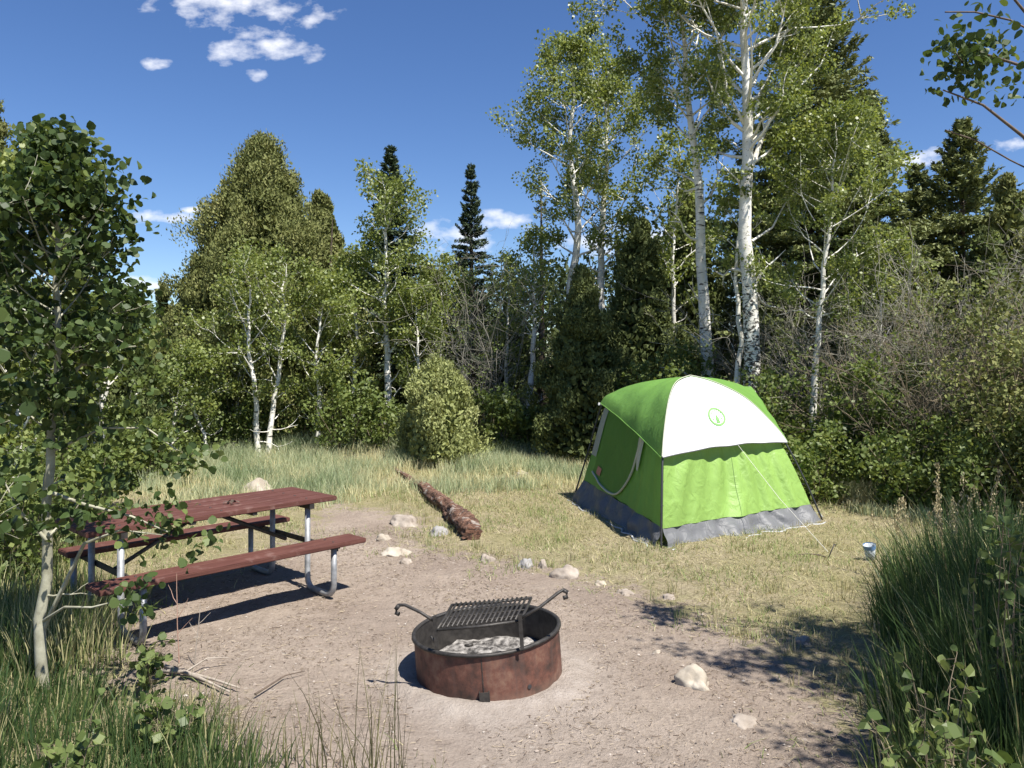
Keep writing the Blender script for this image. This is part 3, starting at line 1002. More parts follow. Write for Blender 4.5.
mb.leaves(Pts, .085 * rng.uniform(.6, 1.3, len(Pts)), np.clip(.45 + np.repeat(rng.normal(size=nc) * .17, 44) + rng.normal(size=len(Pts)) * .16, 0, 1), rng, 4, up=.2, aspect=.7)
tag(mb.build('undergrowth', M['shrub']), kind='stuff')

# ---------------------------------------------------------------- grasses
def scatter(rng, n, x0, x1, y0, y1):
    return rng.uniform(x0, x1, n), rng.uniform(y0, y1, n)


def ntz(x, y, s, o=0):
    return np.array([mn.noise(Vector((a * s + o, b_ * s, o))) for a, b_ in zip(x, y)])


# tall sage-coloured meadow grass in front of the wood
rng = np.random.default_rng(9)
mb = MB()
nt_ = 5200
px = rng.uniform(140, 930, nt_)
dmax = np.interp(px, [140, 300, 600, 800, 930], [14.5, 16.6, 15.6, 13.5, 11.5])
dmin = np.interp(px, [140, 200, 300, 400, 570, 640, 800, 830, 930], [8.5, 9.3, 10.2, 11.2, 11.8, 13.6, 12.0, 10.2, 9.2])
d = dmin + (dmax - dmin) * rng.random(nt_) ** .8
x = (px - 512) / F_ * d
nz = ntz(x, d, .9, 3)
keep = nz + rng.normal(size=nt_) * .22 > -.12 - (d - dmin) / (dmax - dmin) * .3
x, d, nz, px, f = x[keep], d[keep], nz[keep], px[keep], ((d - dmin) / (dmax - dmin))[keep]
per = 15
bx = np.repeat(x, per) + rng.normal(size=len(x) * per) * .075
by = np.repeat(d, per) + rng.normal(size=len(x) * per) * .075
hh_ = np.repeat(.15 + .23 * f + nz * .16, per) * rng.uniform(.5, 1.25, len(bx))
hh_ = np.clip(hh_, .06, .75)
tone = np.repeat(np.clip(.74 - nz * .9 - .40 * f + rng.normal(size=len(x)) * .16, 0, 1), per)
mb.blades(np.stack([bx, by, gz(bx, by)], 1), hh_, .011, rng.normal(size=(len(bx), 2)) * .10 * (hh_[:, None] / .4), np.clip(tone + rng.normal(size=len(bx)) * .12, 0, 1), rng, 3)
tag(mb.build('meadow_grass', M['sage_grass']), kind='stuff')

# short dry grass round the tent and behind the table
mb = MB()
n = 125000
x, y = scatter(rng, n, -6.5, 6, 3.4, 15)
s_ = grassmask(x, y)
nz = ntz(x, y, 1.3, 8)
nz2 = ntz(x, y, 4.5, 1)
keep = (s_ * .8 + nz * 1.0 + nz2 * .6 + rng.normal(size=n) * .22 > .22) & (np.abs(x / y) < .75)
x, y, nz, nz2, s_ = x[keep], y[keep], nz[keep], nz2[keep], s_[keep]
m_ = len(x)
h_ = rng.uniform(.02, .075, m_) * np.clip(1 + nz * .9, .4, 2)
gr = np.clip(.40 + .25 * nz2 + rng.normal(size=m_) * .2, 0, .85)
gr = np.where(rng.random(m_) < np.clip(.28 + nz * .9 + nz2 * .5, 0, .75), 1.0, gr)
mb.blades(np.stack([x, y, gz(x, y)], 1), h_, .007, rng.normal(size=(m_, 2)) * .055, gr, rng, 3)
tag(mb.build('short_dry_grass', M['dry_grass']), kind='stuff')


def tuftfield(name, mat, tufts, seed, w=.008, lv=5):
    """tufts: x, y, count, height, spread, tone, lean"""
    rng = np.random.default_rng(seed)
    mb = MB()
    for (x, y, n, h, sp_, tone, ln) in tufts:
        bx = x + rng.normal(size=n) * sp_
        by = y + rng.normal(size=n) * sp_
        hh = h * rng.uniform(.45, 1.12, n)
        be = (np.stack([bx - x, by - y], 1) / (sp_ + .01) * .14 + rng.normal(size=(n, 2)) * .13) * hh[:, None] + np.array(ln) * hh[:, None]
        mb.blades(np.stack([bx, by, gz(bx, by) - .01], 1), hh, w * rng.uniform(.6, 1.3, n), be, np.clip(np.where(rng.random(n) < .06, 1.0, tone + rng.normal(size=n) * .2), 0, 1), rng, lv)
    return tag(mb.build(name, M[mat]), kind='stuff')


rng = np.random.default_rng(21)
tf = []
for i in range(150):                                   # the dark tall stand on the right
    y = rng.uniform(3.3, 6.6)
    xl = np.interp(y, [3.0, 3.8, 4.6, 5.6, 6.6], [1.75, 1.95, 2.25, 2.75, 3.35])
    x = xl + rng.random() ** 1.1 * 2.0
    e_ = min(1, (x - xl) / .5)
    tf.append((x, y, 95, (.50 + .42 * e_) * rng.uniform(.6, 1.15), .09, .30 + rng.normal() * .10, (-.05, 0)))
for i in range(46):                                    # lighter blades at the lower right
    y = rng.uniform(2.7, 3.8)
    tf.append((y * rng.uniform(.47, .70), y, 45, rng.uniform(.25, .5), .07, .75, (-.1, -.05)))
tuftfield('tall_green_grass', 'green_grass', tf, 22, .011)
tf = []
for i in range(230):                                   # lower left verge
    y = rng.uniform(2.9, 5.6)
    xr = np.interp(y, [2.9, 3.6, 4.0, 4.4, 4.8, 5.6], [-.95, -1.25, -1.62, -2.15, -2.85, -3.7])
    x = xr - rng.random() ** 1.1 * 2.2
    tf.append((x, y, 75, rng.uniform(.14, .36) * (1 if y < 4 else .75), .10, .50 + rng.normal() * .18, (.05, 0)))
for i in range(120):
    y = rng.uniform(4.9, 9)
    x = -y * rng.uniform(.52, .72)
    tf.append((x, y, 60, rng.uniform(.25, .5), .12, .86 + rng.normal() * .12, (0, 0)))
tuftfield('verge_grass', 'green_grass', tf, 23, .008)
# sparse stalks by the camera, left of the fire ring, and around the ring
tf = []
for (px, py, n, h) in [(368, 800, 22, .74), (400, 810, 18, .66), (318, 800, 14, .58), (345, 790, 12, .66), (300, 770, 16, .3), (430, 800, 10, .25), (250, 760, 26, .3), (215, 740, 30, .28), (520, 790, 4, .14)]:
    p = gnd(px, py)
    tf.append((p[0], p[1], n, h, .06, .4, (0, 0)))
tuftfield('weed_stalks', 'weed_stalk', tf, 24, .006)
rng = np.random.default_rng(61)
tf = []
for i in range(3000):
    x, y = rng.uniform(-6, 5), rng.uniform(4.2, 13)
    sd1 = float(grassmask(np.array([x]), np.array([y]))[0])
    if abs(x / y) > .7 or sd1 < -.12 or rng.random() > (.8 if sd1 < .35 else .35) or mn.noise(Vector((x * 1.1, y * 1.1, 4))) < -.05:
        continue
    tf.append((x, y, int(rng.integers(8, 26)), rng.uniform(.05, .16), rng.uniform(.02, .06), rng.choice([.35, .55, .75, 1.0]), (0, 0)))
tuftfield('grass_tufts', 'dry_grass', tf, 62, .006, 4)

# seed-head grasses
def seedgrass(pos, h, n, label, seed):
    rng = np.random.default_rng(seed)
    root = empty('seeding_grass', on(pos), label, 'grass clump', 'seeding grass clumps on the right')
    st, hd = MB(), MB()
    for i in range(n):
        az = rng.uniform(0, 6.28)
        Q, RQ = limb(rng, np.array([math.cos(az), math.sin(az), 0]) * rng.random() * .07, (math.cos(az) * .15, math.sin(az) * .15, 1), h * rng.uniform(.7, 1.05), .003, .0015, 7, .02, .04)
        st.tubes(Q, RQ, 4)
        m_ = 70
        u = rng.uniform(.78, 1.03, m_)
        z = np.clip(u, 0, 1) * 6
        j = np.minimum(z.astype(int), 5)
        B = Q[j] + (Q[j + 1] - Q[j]) * (z - j)[:, None]
        B += rng.normal(size=(m_, 3)) * (.014 * (1.15 - np.abs(u - .88) * 4))[:, None].clip(.003)
        hd.leaves(B, .022, rng.random(m_), rng, 4, up=-.2, aspect=.45, axis=np.tile([0, 0, 1.], (m_, 1)))
    b_ = MB()
    m_ = 50
    B = np.stack([rng.normal(size=m_) * .05, rng.normal(size=m_) * .05, np.zeros(m_)], 1)
    b_.blades(B, h * .6 * rng.uniform(.5, 1, m_), .008, rng.normal(size=(m_, 2)) * .12, rng.random(m_) * .5, rng, 5)
    st.build('stalks', M['straw'], root)
    hd.build('seed_heads', M['straw'], root)
    b_.build('blades', M['green_grass'], root)


for i, (px, d, ty, n, lb) in enumerate([(955, 5.6, 470, 9, 'tallest seeding grass clump rising above the dark tall grass'), (915, 6.6, 505, 5, 'seeding grass clump just left of the tallest one'),
                                        (888, 7.0, 500, 3, 'slim seeding grass stalks near the pale blue cup'), (996, 6.4, 490, 4, 'seeding grass stalks near the right edge')]):
    x = (px - 512) / F_ * d
    seedgrass((x, d, 0), top(ty, d), n, lb, 300 + i)

# litter, pebbles on the dirt
rng = np.random.default_rng(31)
mb = MB()
n = 34000
x, y = scatter(rng, n, -3.6, 3.6, 2.9, 9.2)
s_ = grassmask(x, y)
nz = ntz(x, y, 1.6, 4)
keep = (s_ < .35) & (nz + rng.normal(size=n) * .25 > -.12)
x, y = x[keep], y[keep]
n = len(x)
az = rng.uniform(0, 6.28, n)
L = rng.uniform(.008, .035, n) * np.where(rng.random(n) < .05, 2.2, 1)
P0 = np.stack([x, y, gz(x, y) + .006], 1)
dv = np.stack([np.cos(az) * L, np.sin(az) * L, rng.uniform(-.002, .008, n)], 1)
P = np.stack([P0, P0 + dv * .5 + rng.normal(size=(n, 3)) * .0015, P0 + dv], 1)
mb.tubes(P, np.broadcast_to(rng.uniform(.0008, .0022, n)[:, None], (n, 3)), 3, rng.random(n))
lm = leafmat('litter', [(0, (.08, .055, .04)), (.35, (.20, .15, .11)), (.7, (.38, .31, .22)), (1, (.55, .46, .34))], .0, .8, .1)
tag(mb.build('twig_litter', lm), kind='stuff')
mb = MB()
n = 3600
x, y = scatter(rng, n, -3.6, 3.2, 2.9, 9.2)
keep = grassmask(x, y) < .3
x, y = x[keep], y[keep]
n = len(x)
sz = rng.uniform(.003, .009, n) * np.where(rng.random(n) < .05, 1.9, 1)
oc = np.array([[1, 0, 0], [.4, .9, .1], [-.7, .7, 0], [-1, -.1, .1], [-.3, -.9, 0], [.7, -.7, .05], [.1, .1, .65], [0, 0, -.4]])
Vp = np.stack([x, y, gz(x, y) + .003], 1)[:, None, :] + oc[None] * sz[:, None, None] * rng.uniform(.6, 1.3, (n, 8, 3))
fc = np.array([[i, (i + 1) % 6, 6] for i in range(6)])
mb.add(Vp, (np.arange(n)[:, None, None] * 8 + fc[None]).reshape(-1, 3), np.repeat(rng.random(n), 6), False)
pm = leafmat('pebble', [(0, (.15, .125, .105)), (.6, (.30, .25, .21)), (1, (.48, .43, .38))], .0, .9, .1)
tag(mb.build('pebbles', pm), kind='stuff')


# ---------------------------------------------------------------- rocks
def rock(px, py, wp, hp, label, mat='rock', seed=0, name='rock', depth=None):
    d = H * F_ / (py + hp * .35 - HZ)
    x = (px - 512) / F_ * d
    bm = bmesh.new()
    bmesh.ops.create_icosphere(bm, subdivisions=4, radius=1)
    sx_, sz_ = wp / F_ * d * .5, hp / F_ * d * .85
    for v in bm.verts:
        c = v.co
        f = 1 + .38 * mn.noise(c * 1.3 + Vector((seed * 7.3, 0, 0))) + .16 * mn.noise(c * 3.1 + Vector((seed, 5, 0))) + .10 * mn.noise(c * 7 + Vector((seed, 5, 9)))
        v.co = Vector((c.x * f * sx_, c.y * f * sx_ * .85, c.z * f * sz_))
    me = bpy.data.meshes.new(name)
    bm.to_mesh(me)
    bm.free()
    me.polygons.foreach_set('use_smooth', [True] * len(me.polygons))
    me.materials.append(M[mat])
    o = bpy.data.objects.new(name, me)
    COL.objects.link(o)
    o.location = on((x, d, 0), -sz_ * .22)
    o.rotation_euler = (0, 0, seed * 1.3)
    return tag(o, label, 'rock', 'rocks around the campsite' if name == 'rock' else None)


for i, a in enumerate([
    (257, 487, 46, 22, 'big pale boulder in the grass behind the picnic table', 'pale_rock'),
    (405, 519, 34, 14, 'flat pinkish rock left of the rotten log', 'rock'),
    (383, 537, 17, 8, 'small whitish rock beside the flat slab near the bench end', 'pale_rock'),
    (396, 549, 32, 8, 'flat whitish slab right of the far bench end', 'pale_rock'),
    (438, 532, 20, 11, 'round grey rock between the flat pinkish rock and the log', 'grey_rock'),
    (405, 560, 15, 6, 'small low tan rock below the whitish slab', 'rock'),
    (487, 559, 17, 10, 'tan rock just below the near end of the log', 'rock'),
    (525, 564, 18, 11, 'blue-grey round rock on the dirt edge behind the fire ring', 'grey_rock'),
    (543, 565, 10, 10, 'small tan rock touching the blue-grey round rock', 'rock'),
    (565, 571, 28, 14, 'largest tan rock on the dirt edge, above the right fire ring handle', 'rock'),
    (600, 582, 13, 6, 'small whitish rock right of the largest tan rock on the dirt edge', 'pale_rock'),
    (625, 592, 18, 6, 'low dusty rock on the dirt edge below the tent', 'rock'),
    (668, 596, 16, 5, 'half-buried rock in the thin grass in front of the tent', 'rock'),
    (694, 678, 38, 23, 'big pale rough rock on the dirt right of the fire ring', 'pale_rock'),
    (657, 653, 8, 4, 'tiny white stone above the big rough rock', 'pale_rock'),
    (580, 768, 9, 5, 'tiny dark stone at the bottom edge', 'grey_rock'),
    (803, 640, 18, 8, 'low grey rock at the edge of the shadow by the tall grass', 'rock'),
    (744, 720, 32, 7, 'flat half-buried reddish rock at the edge of the shadow near the bottom', 'rock'),
    (520, 474, 14, 6, 'pale rock in the grass left of the tent', 'pale_rock')]):
    rock(*a, seed=i + 1)

# ---------------------------------------------------------------- rotten log
rng = np.random.default_rng(44)
lp = [gnd(394, 470), gnd(412, 482), gnd(424, 492), gnd(440, 506), gnd(455, 519), gnd(466, 531), gnd(472, 541)]
lr = [.025, .045, .075, .09, .10, .11, .085]
root_l = on(lp[-1])
n = 60
tt = np.linspace(0, 6, n)
P = np.stack([np.interp(tt, range(7), [p[i] for p in lp]) for i in range(2)] + [0 * tt], 1)
R = np.interp(tt, range(7), lr)
P[:, 2] = gz(P[:, 0], P[:, 1]) + R * .7
d_ = nrmz(P[-1] - P[0])
sd_ = np.array([d_[1], -d_[0], 0])
k = 28
an = np.arange(k) * 2 * math.pi / k
V = np.zeros((n, k, 3))
for i in range(n):
    for j in range(k):
        q = Vector((tt[i] * .9, math.cos(an[j]) * 1.1, math.sin(an[j]) * 1.1))
        f = 1 + .45 * mn.noise(q * 1.7) + .25 * mn.noise(q * 4.5 + Vector((9, 0, 0))) + .22 * mn.noise(q * 10)
        V[i, j] = P[i] + R[i] * f * (math.cos(an[j]) * sd_ * 1.1 + math.sin(an[j]) * np.array([0, 0, 1]))
mb = MB()
idx = np.arange(n * k).reshape(n, k)
a, c = idx[:-1], idx[1:]
mb.add(V - root_l, np.stack([a, np.roll(a, -1, 1), np.roll(c, -1, 1), c], -1).reshape(-1, 4))
mb.ch.append((np.zeros((0, 3)), idx[-1:, :], np.zeros(1), False))
mb.ch.append((np.zeros((0, 3)), idx[:1, ::-1], np.zeros(1), False))
tag(mb.build('fallen_log', M['rotten_wood'], loc=root_l), 'rotten reddish-brown log lying in the dry grass left of the tent', 'log')

# ---------------------------------------------------------------- picnic table
P_l, P_r = gnd(145, 650), gnd(336, 600)
uv = nrmz(P_r - P_l)
LEN = float(np.linalg.norm(P_r - P_l))
ang = math.atan2(uv[1], uv[0])
tbl = empty('picnic_table', (P_l[0], P_l[1], float(gz(P_l[0], P_l[1]))), 'long picnic table with red-brown boards on bent galvanized pipe legs', 'picnic table', rz=ang)


def board(name, x0, x1, y0, y1, z, th, parent):
    """bevelled plank lying along local x"""
    bm = bmesh.new()
    bmesh.ops.create_cube(bm, size=1)
    for v in bm.verts:
        v.co = Vector((v.co.x * (x1 - x0), v.co.y * (y1 - y0), v.co.z * th))
    bmesh.ops.bevel(bm, geom=bm.edges[:], offset=.006, segments=2, affect='EDGES')
    me = bpy.data.meshes.new(name)
    bm.to_mesh(me)
    bm.free()
    me.materials.append(M['red_board'])
    o = bpy.data.objects.new(name, me)
    COL.objects.link(o)
    o.parent = parent
    o.location = ((x0 + x1) / 2, (y0 + y1) / 2, z + th / 2)
    return o


TZ, BZ = .735, .425


def bolts(xs, y, z, parent):
    for x in xs:
        mb = MB()
        mb.tubes(np.array([[x, y, z - .002], [x, y, z + .004]]), [.011, .009], 8, cap=True)
        mb.build('bolt', M['dark_steel'], parent)


y = .35
for i in range(4):
    board('tabletop_board', -.25, LEN + .25, y, y + .178, TZ, .038, tbl)
    bolts((0, LEN * .5, LEN), y + .09, TZ + .038, tbl)
    y += .183
bolts((0, LEN), .04, BZ + .038, tbl)
bolts((0, LEN), .16, BZ + .038, tbl)
nb_ = board('bench', -.30, LEN + .28, -.03, .225, BZ, .038, tbl)
fb_ = board('bench', -.10, LEN + .30, 1.19, 1.435, BZ, .038, tbl)


def arc(c, r, a0, a1, n=6):
    return [(c[0] + r * math.cos(rad(a0 + (a1 - a0) * i / n)), c[1] + r * math.sin(rad(a0 + (a1 - a0) * i / n))) for i in range(n + 1)]


r_ = .024
for e, x in enumerate((0.0, LEN)):
    for s_, (yo, yi) in enumerate([(.03, .42), (1.38, .99)]):
        sg = 1 if yi > yo else -1
        prof = [(yo, BZ - .003)] + [(yo + sg * (.09 - .09 * math.cos(rad(q))), .115 - .09 * math.sin(rad(q))) for q in (0, 30, 60, 90)]
        prof += [(yi - sg * .09 + sg * .09 * math.sin(rad(q)), .115 - .09 * math.cos(rad(q))) for q in (0, 30, 60, 90)] + [(yi, TZ - .045)]
        mb = MB()
        pts = np.array([(x, a, b_) for a, b_ in prof])
        mb.tubes(pts, np.full(len(pts), r_), 14, cap=True)
        mb.build('leg', M['galvanized'], tbl)
    mb = MB()
    mb.box((x + .034, .70, BZ - .022), (.018, 1.34, .04))
    mb.box((x, .70, TZ - .0215), (.045, .70, .041))
    mb.box((x, .10, BZ - .006), (.06, .23, .009))
    mb.box((x, 1.31, BZ - .006), (.06, .23, .009))
    mb.build('cross_brace', M['dark_steel'], tbl)
for sg in (0, 1):
    x0 = LEN / 2 + (-.05 if sg == 0 else .05)
    x1 = .04 if sg == 0 else LEN - .04
    mb = MB()
    mb.tubes(np.array([(x0, .70, TZ - .015), (x1, .70, BZ - .03)]), [.017, .017], 8, cap=True)
    mb.build('diagonal_brace', M['dark_steel'], tbl)
for x in (.33 * LEN, .66 * LEN):
    mb = MB()
    mb.box((x, .70, TZ - .012), (.04, .68, .022))
    mb.build('board_batten', M['dark_steel'], tbl)
p_ = np.array([P_l[0], P_l[1], 0]) + uv * (LEN * .62) + np.array([-uv[1], uv[0], 0]) * .66
mb = MB()
rng = np.random.default_rng(3)
mb.leaves(rng.normal(size=(8, 3)) * [.02, .02, .006] + [0, 0, .012], .04, 0.3, rng, 5, up=.8)
tag(mb.build('dead_leaf', M['dark_bark'], loc=(p_[0], p_[1], TZ + .038 + .012)), 'small dark dead leaf scrap lying on the tabletop', 'leaf')

# ---------------------------------------------------------------- fire ring
ring = empty('fire_ring', (RC[0], RC[1], float(gz(*RC)) - .02), 'rusty round steel fire ring with a tilted cooking grate on the dirt', 'fire ring')
ring.rotation_euler = (rad(0), rad(-4.2), 0)
RR, RH = .452, .315
k = 72
an = np.arange(k) * 2 * math.pi / k


def revolve(prof, dent=0):
    V = []
    for (r, z) in prof:
        for a in an:
            w_ = 1 + .006 * math.sin(3 * a + 1) + .004 * math.sin(5 * a + 2)
            V.append((r * w_ * math.cos(a), r * w_ * math.sin(a), z + dent * math.sin(2 * a + .6)))
    n_ = len(prof)
    ix = np.arange(n_ * k).reshape(n_, k)
    a, c = ix[:-1], ix[1:]
    return np.array(V), np.stack([a, np.roll(a, -1, 1), np.roll(c, -1, 1), c], -1).reshape(-1, 4)


mb = MB()
mb.add(*revolve([(RR, -.06), (RR, .02), (RR, .1), (RR, .2), (RR, RH)]))
wall = mb.build('ring_wall', M['rusty_steel'], ring)
mb = MB()
mb.add(*revolve([(RR - .007, RH), (RR - .007, .15), (RR - .007, -.02)]))
mb.build('inner_wall', M['dark_steel'], ring)
mb = MB()
mb.add(*revolve([(RR - .012, RH - .002), (RR - .010, RH + .008), (RR + .004, RH + .011), (RR + .013, RH + .005), (RR + .014, RH - .007), (RR + .002, RH - .009), (RR - .012, RH - .002)], .003))
mb.build('rim', M['dark_steel'], ring)
mb = MB()
nr_, na_ = 22, 72
V, idx = [], np.arange(nr_ * na_).reshape(nr_, na_)
for i in range(nr_):
    for j in range(na_):
        r = (RR - .007) * i / (nr_ - 1)
        a = j * 2 * math.pi / na_
        x, y = r * math.cos(a), r * math.sin(a)
        V.append((x, y, .085 + .035 * mn.noise(Vector((x * 7, y * 7, 0))) + .016 * mn.noise(Vector((x * 22, y * 22, 3))) + .02 * (i / nr_) ** 2))
a, c = idx[:-1], idx[1:]
mb.add(V, np.stack([a, c, np.roll(c, -1, 1), np.roll(a, -1, 1)], -1).reshape(-1, 4))
mb.build('ash_bed', M['ash'], ring)
rng = np.random.default_rng(8)
for i in range(14):
    mb = MB()
    a, r = rng.uniform(0, 6.28), rng.uniform(0, .36)
    p = np.array([r * math.cos(a), r * math.sin(a), .10])
    q = p + np.array([math.cos(a * 3), math.sin(a * 3), .15]) * rng.uniform(.03, .11)
    mb.tubes(np.array([p, (p + q) / 2 + rng.normal(size=3) * .005, q]), [.010, .014, .007], 6, cap=True)
    mb.build('charcoal', M['dark_steel'], ring)
# seam strap, bracket tab and dark disc drawn as a hole on the front
ca = -math.pi / 2 + .0 - .02
def onwall(a, z, dr=0.0):
    return np.array([(RR + dr) * math.cos(a), (RR + dr) * math.sin(a), z])
mb = MB()
for a, z, sx_, sz_, th in [(-1.60, .16, .005, .30, .004)]:
    Rm = np.array([[-math.sin(a), math.cos(a), 0], [math.cos(a), math.sin(a), 0], [0, 0, 1]]).T
    mb.box(onwall(a, z, .002), (sx_, th, sz_), Rm)
mb.build('seam', M['dark_steel'], ring)
mb = MB()
a = -1.59
Rm = np.array([[-math.sin(a), math.cos(a), 0], [math.cos(a), math.sin(a), 0], [0, 0, 1]]).T
mb.box(onwall(a, .075, .028), (.055, .006, .075), Rm)
mb.box(onwall(a - .058, .075, .012), (.005, .032, .075), Rm)
mb.box(onwall(a + .058, .075, .012), (.005, .032, .075), Rm)
mb.build('anchor_bracket', M['dark_steel'], ring)
mb = MB()
a = -.99
rn = np.array([math.cos(a), math.sin(a), 0])
mb.tubes(np.array([onwall(a, .085, -.001), onwall(a, .085, .0025)]), [.013, .013], 14, cap=True)  # solid disc, its dark colour stands in for the shade inside a hole
mb.build('dark_hole_disc', M['pole'], ring)


def ringp(px, py, d):
    """point in the ring's own frame"""
    bpy.context.view_layer.update()
    return np.array(ring.matrix_world.inverted() @ Vector(at(px, py, d)))


GL, GR = ringp(437, 630, 4.52), ringp(520, 621, 4.50)
BL, BR = ringp(452, 605, 4.88), ringp(531, 598, 4.90)
gr = empty('x', (0, 0, 0), None, None)
bpy.data.objects.remove(gr)
mb = MB()
for a, c in ((GL, GR), (BL, BR), (GL, BL), (GR, BR)):
    mb.tubes(np.array([a, (a + c) / 2 + (0, 0, -.006), c]), [.009] * 3, 8, cap=True)
gob = mb.build('cooking_grate', M['dark_steel'], ring)
mb = MB()
for i in range(1, 17):
    f = i / 17
    a, c = GL + (GR - GL) * f, BL + (BR - BL) * f
    mb.tubes(np.array([a + (0, 0, .008), c + (0, 0, .008)]), [.0075] * 2, 6, cap=True)
for f in (.25, .5, .75):
    a, c = GL + (BL - GL) * f, GR + (BR - GR) * f
    mb.tubes(np.array([a - (0, 0, .004), c - (0, 0, .004)]), [.005] * 2, 6)
mb.build('grate_bars', M['dark_steel'], gob)
for (bx_, tx_, h1) in (((436, 648, 4.52), (435, 616, 4.52), [(434, 621, 4.53), (420, 612, 4.56), (405, 605, 4.60), (399, 605, 4.60), (396, 609, 4.60), (396, 613, 4.60), (399, 614, 4.59)]),
                       ((522, 649, 4.48), (520, 614, 4.48), [(521, 618, 4.49), (540, 607, 4.52), (558, 593, 4.56), (563, 590, 4.57), (567, 592, 4.57), (567, 597, 4.57), (563, 598, 4.57)])):
    mb = MB()
    a, c = ringp(*bx_), ringp(*tx_)
    mb.box((a + c) / 2, (.022, .008, float(np.linalg.norm(c - a))))
    mb.build('grate_upright', M['dark_steel'], ring)
    mb = MB()
    pts = np.array([ringp(*q) for q in h1])
    mb.tubes(pts, np.full(len(pts), .0095), 10, cap=True)
    mb.tubes(pts[-4:], np.full(4, .013), 10, cap=True)
    mb.build('handle', M['dark_steel'], ring)
mb = MB()
a, c = ringp(431, 636, 4.53), ringp(437, 646, 4.53)
mb.tubes(np.array([a, c]), [.008, .008], 8, cap=True)
mb.build('pivot_bolt', M['dark_steel'], ring)

# ---------------------------------------------------------------- tent
A = at(690, 377.5, 10.1)
Bc = np.array([3.75, 12.1, 0])
CUR = {
    'F': [at(661, 549, 8.17), at(661.5, 503, 8.24), at(662.5, 458, 8.38), at(665.5, 424, 8.6), at(670, 398, 8.95), at(677, 383.5, 9.45), A],
    'R': [at(823, 521, 9.6), at(806, 481, 9.66), at(786, 443, 9.76), at(766, 419, 9.88), at(744, 399, 10.0), at(717, 385, 10.07), A],
    'L': [at(573, 500, 11.0), at(588, 450, 10.95), at(602, 404, 10.85), at(617, 392, 10.72), at(638, 384.5, 10.5), at(663, 380, 10.3), A],
    'B': [Bc, np.array([3.72, 12.05, .75]), at(752, 392, 11.85), at(745, 388, 11.6), at(733, 383.5, 11.2), at(715, 379.5, 10.7), A]}
for c in CUR.values():
    c[0][2] = float(gz(c[0][0], c[0][1]))
T0 = np.array([2.45, 10.2, 0.0])
T0[2] = float(gz(T0[0], T0[1]))


def smooth_curve(pts, n):
    pts = np.array(pts)
    m_ = len(pts)
    ext = np.vstack([2 * pts[0] - pts[1], pts, pts[-1] + (pts[-1] - pts[-2]) * [1, 1, -.0]])
    out = []
    for u in np.linspace(0, m_ - 1 - 1e-6, n):
        i = int(u)
        f = u - i
        p0, p1, p2, p3 = ext[i], ext[i + 1], ext[i + 2], ext[i + 3]
        out.append(.5 * (2 * p1 + (p2 - p0) * f + (2 * p0 - 5 * p1 + 4 * p2 - p3) * f * f + (3 * p1 - p0 - 3 * p2 + p3) * f ** 3))
    return np.array(out)


NS = 91
PC = {k_: smooth_curve(v, NS) - T0 for k_, v in CUR.items()}          # pole curves, tent frame
FS = 30                                                             # index of the fly corner on a curve
tent = empty('dome_tent', T0, 'green and white dome tent with a grey floor band pitched on dry grass', 'tent')
CEN = (A - T0) * [1, 1, 0]


def inset(c, f, fz):
    return CEN + (c - CEN) * [f, f, fz]


def wallpatch(ka, kb, i0, i1, nw=40, f=.955, fz=.975, sag=.05, wr=0.0, seed=0, off=0.0):
    a, c = inset(PC[ka], f, fz)[i0:i1 + 1], inset(PC[kb], f, fz)[i0:i1 + 1]
    w = np.linspace(0, 1, nw)[None, :, None]
    P = a[:, None] * (1 - w) + c[:, None] * w
    mid = P.mean((0, 1)) - CEN
    nh = nrmz(mid * [1, 1, 0])
    ss = np.linspace(i0 / (NS - 1), i1 / (NS - 1), i1 - i0 + 1)[:, None]
    w2 = w[:, :, 0]
    bulge = -sag * np.sin(w2 * math.pi) * np.clip(ss * 6, 0, 1)
    if wr:
        ph = w2 * 30 - ss * 17 + seed + 1.2 * np.sin(w2 * 7 + ss * 5)
        env = np.sin(w2 * math.pi) ** .5
        bulge = bulge + wr * env * (np.sin(ph) * .5 + np.sin(ph * .53 + 1.3) * .8 + .5 * np.sin(ph * 1.9 + ss * 22))
    P = P + (bulge + off)[..., None] * nh
    return P


def gridmesh(mb, P):
    n, m_, _ = P.shape
    ix = np.arange(n * m_).reshape(n, m_)
    mb.add(P, np.stack([ix[:-1, :-1], ix[:-1, 1:], ix[1:, 1:], ix[1:, :-1]], -1).reshape(-1, 4))


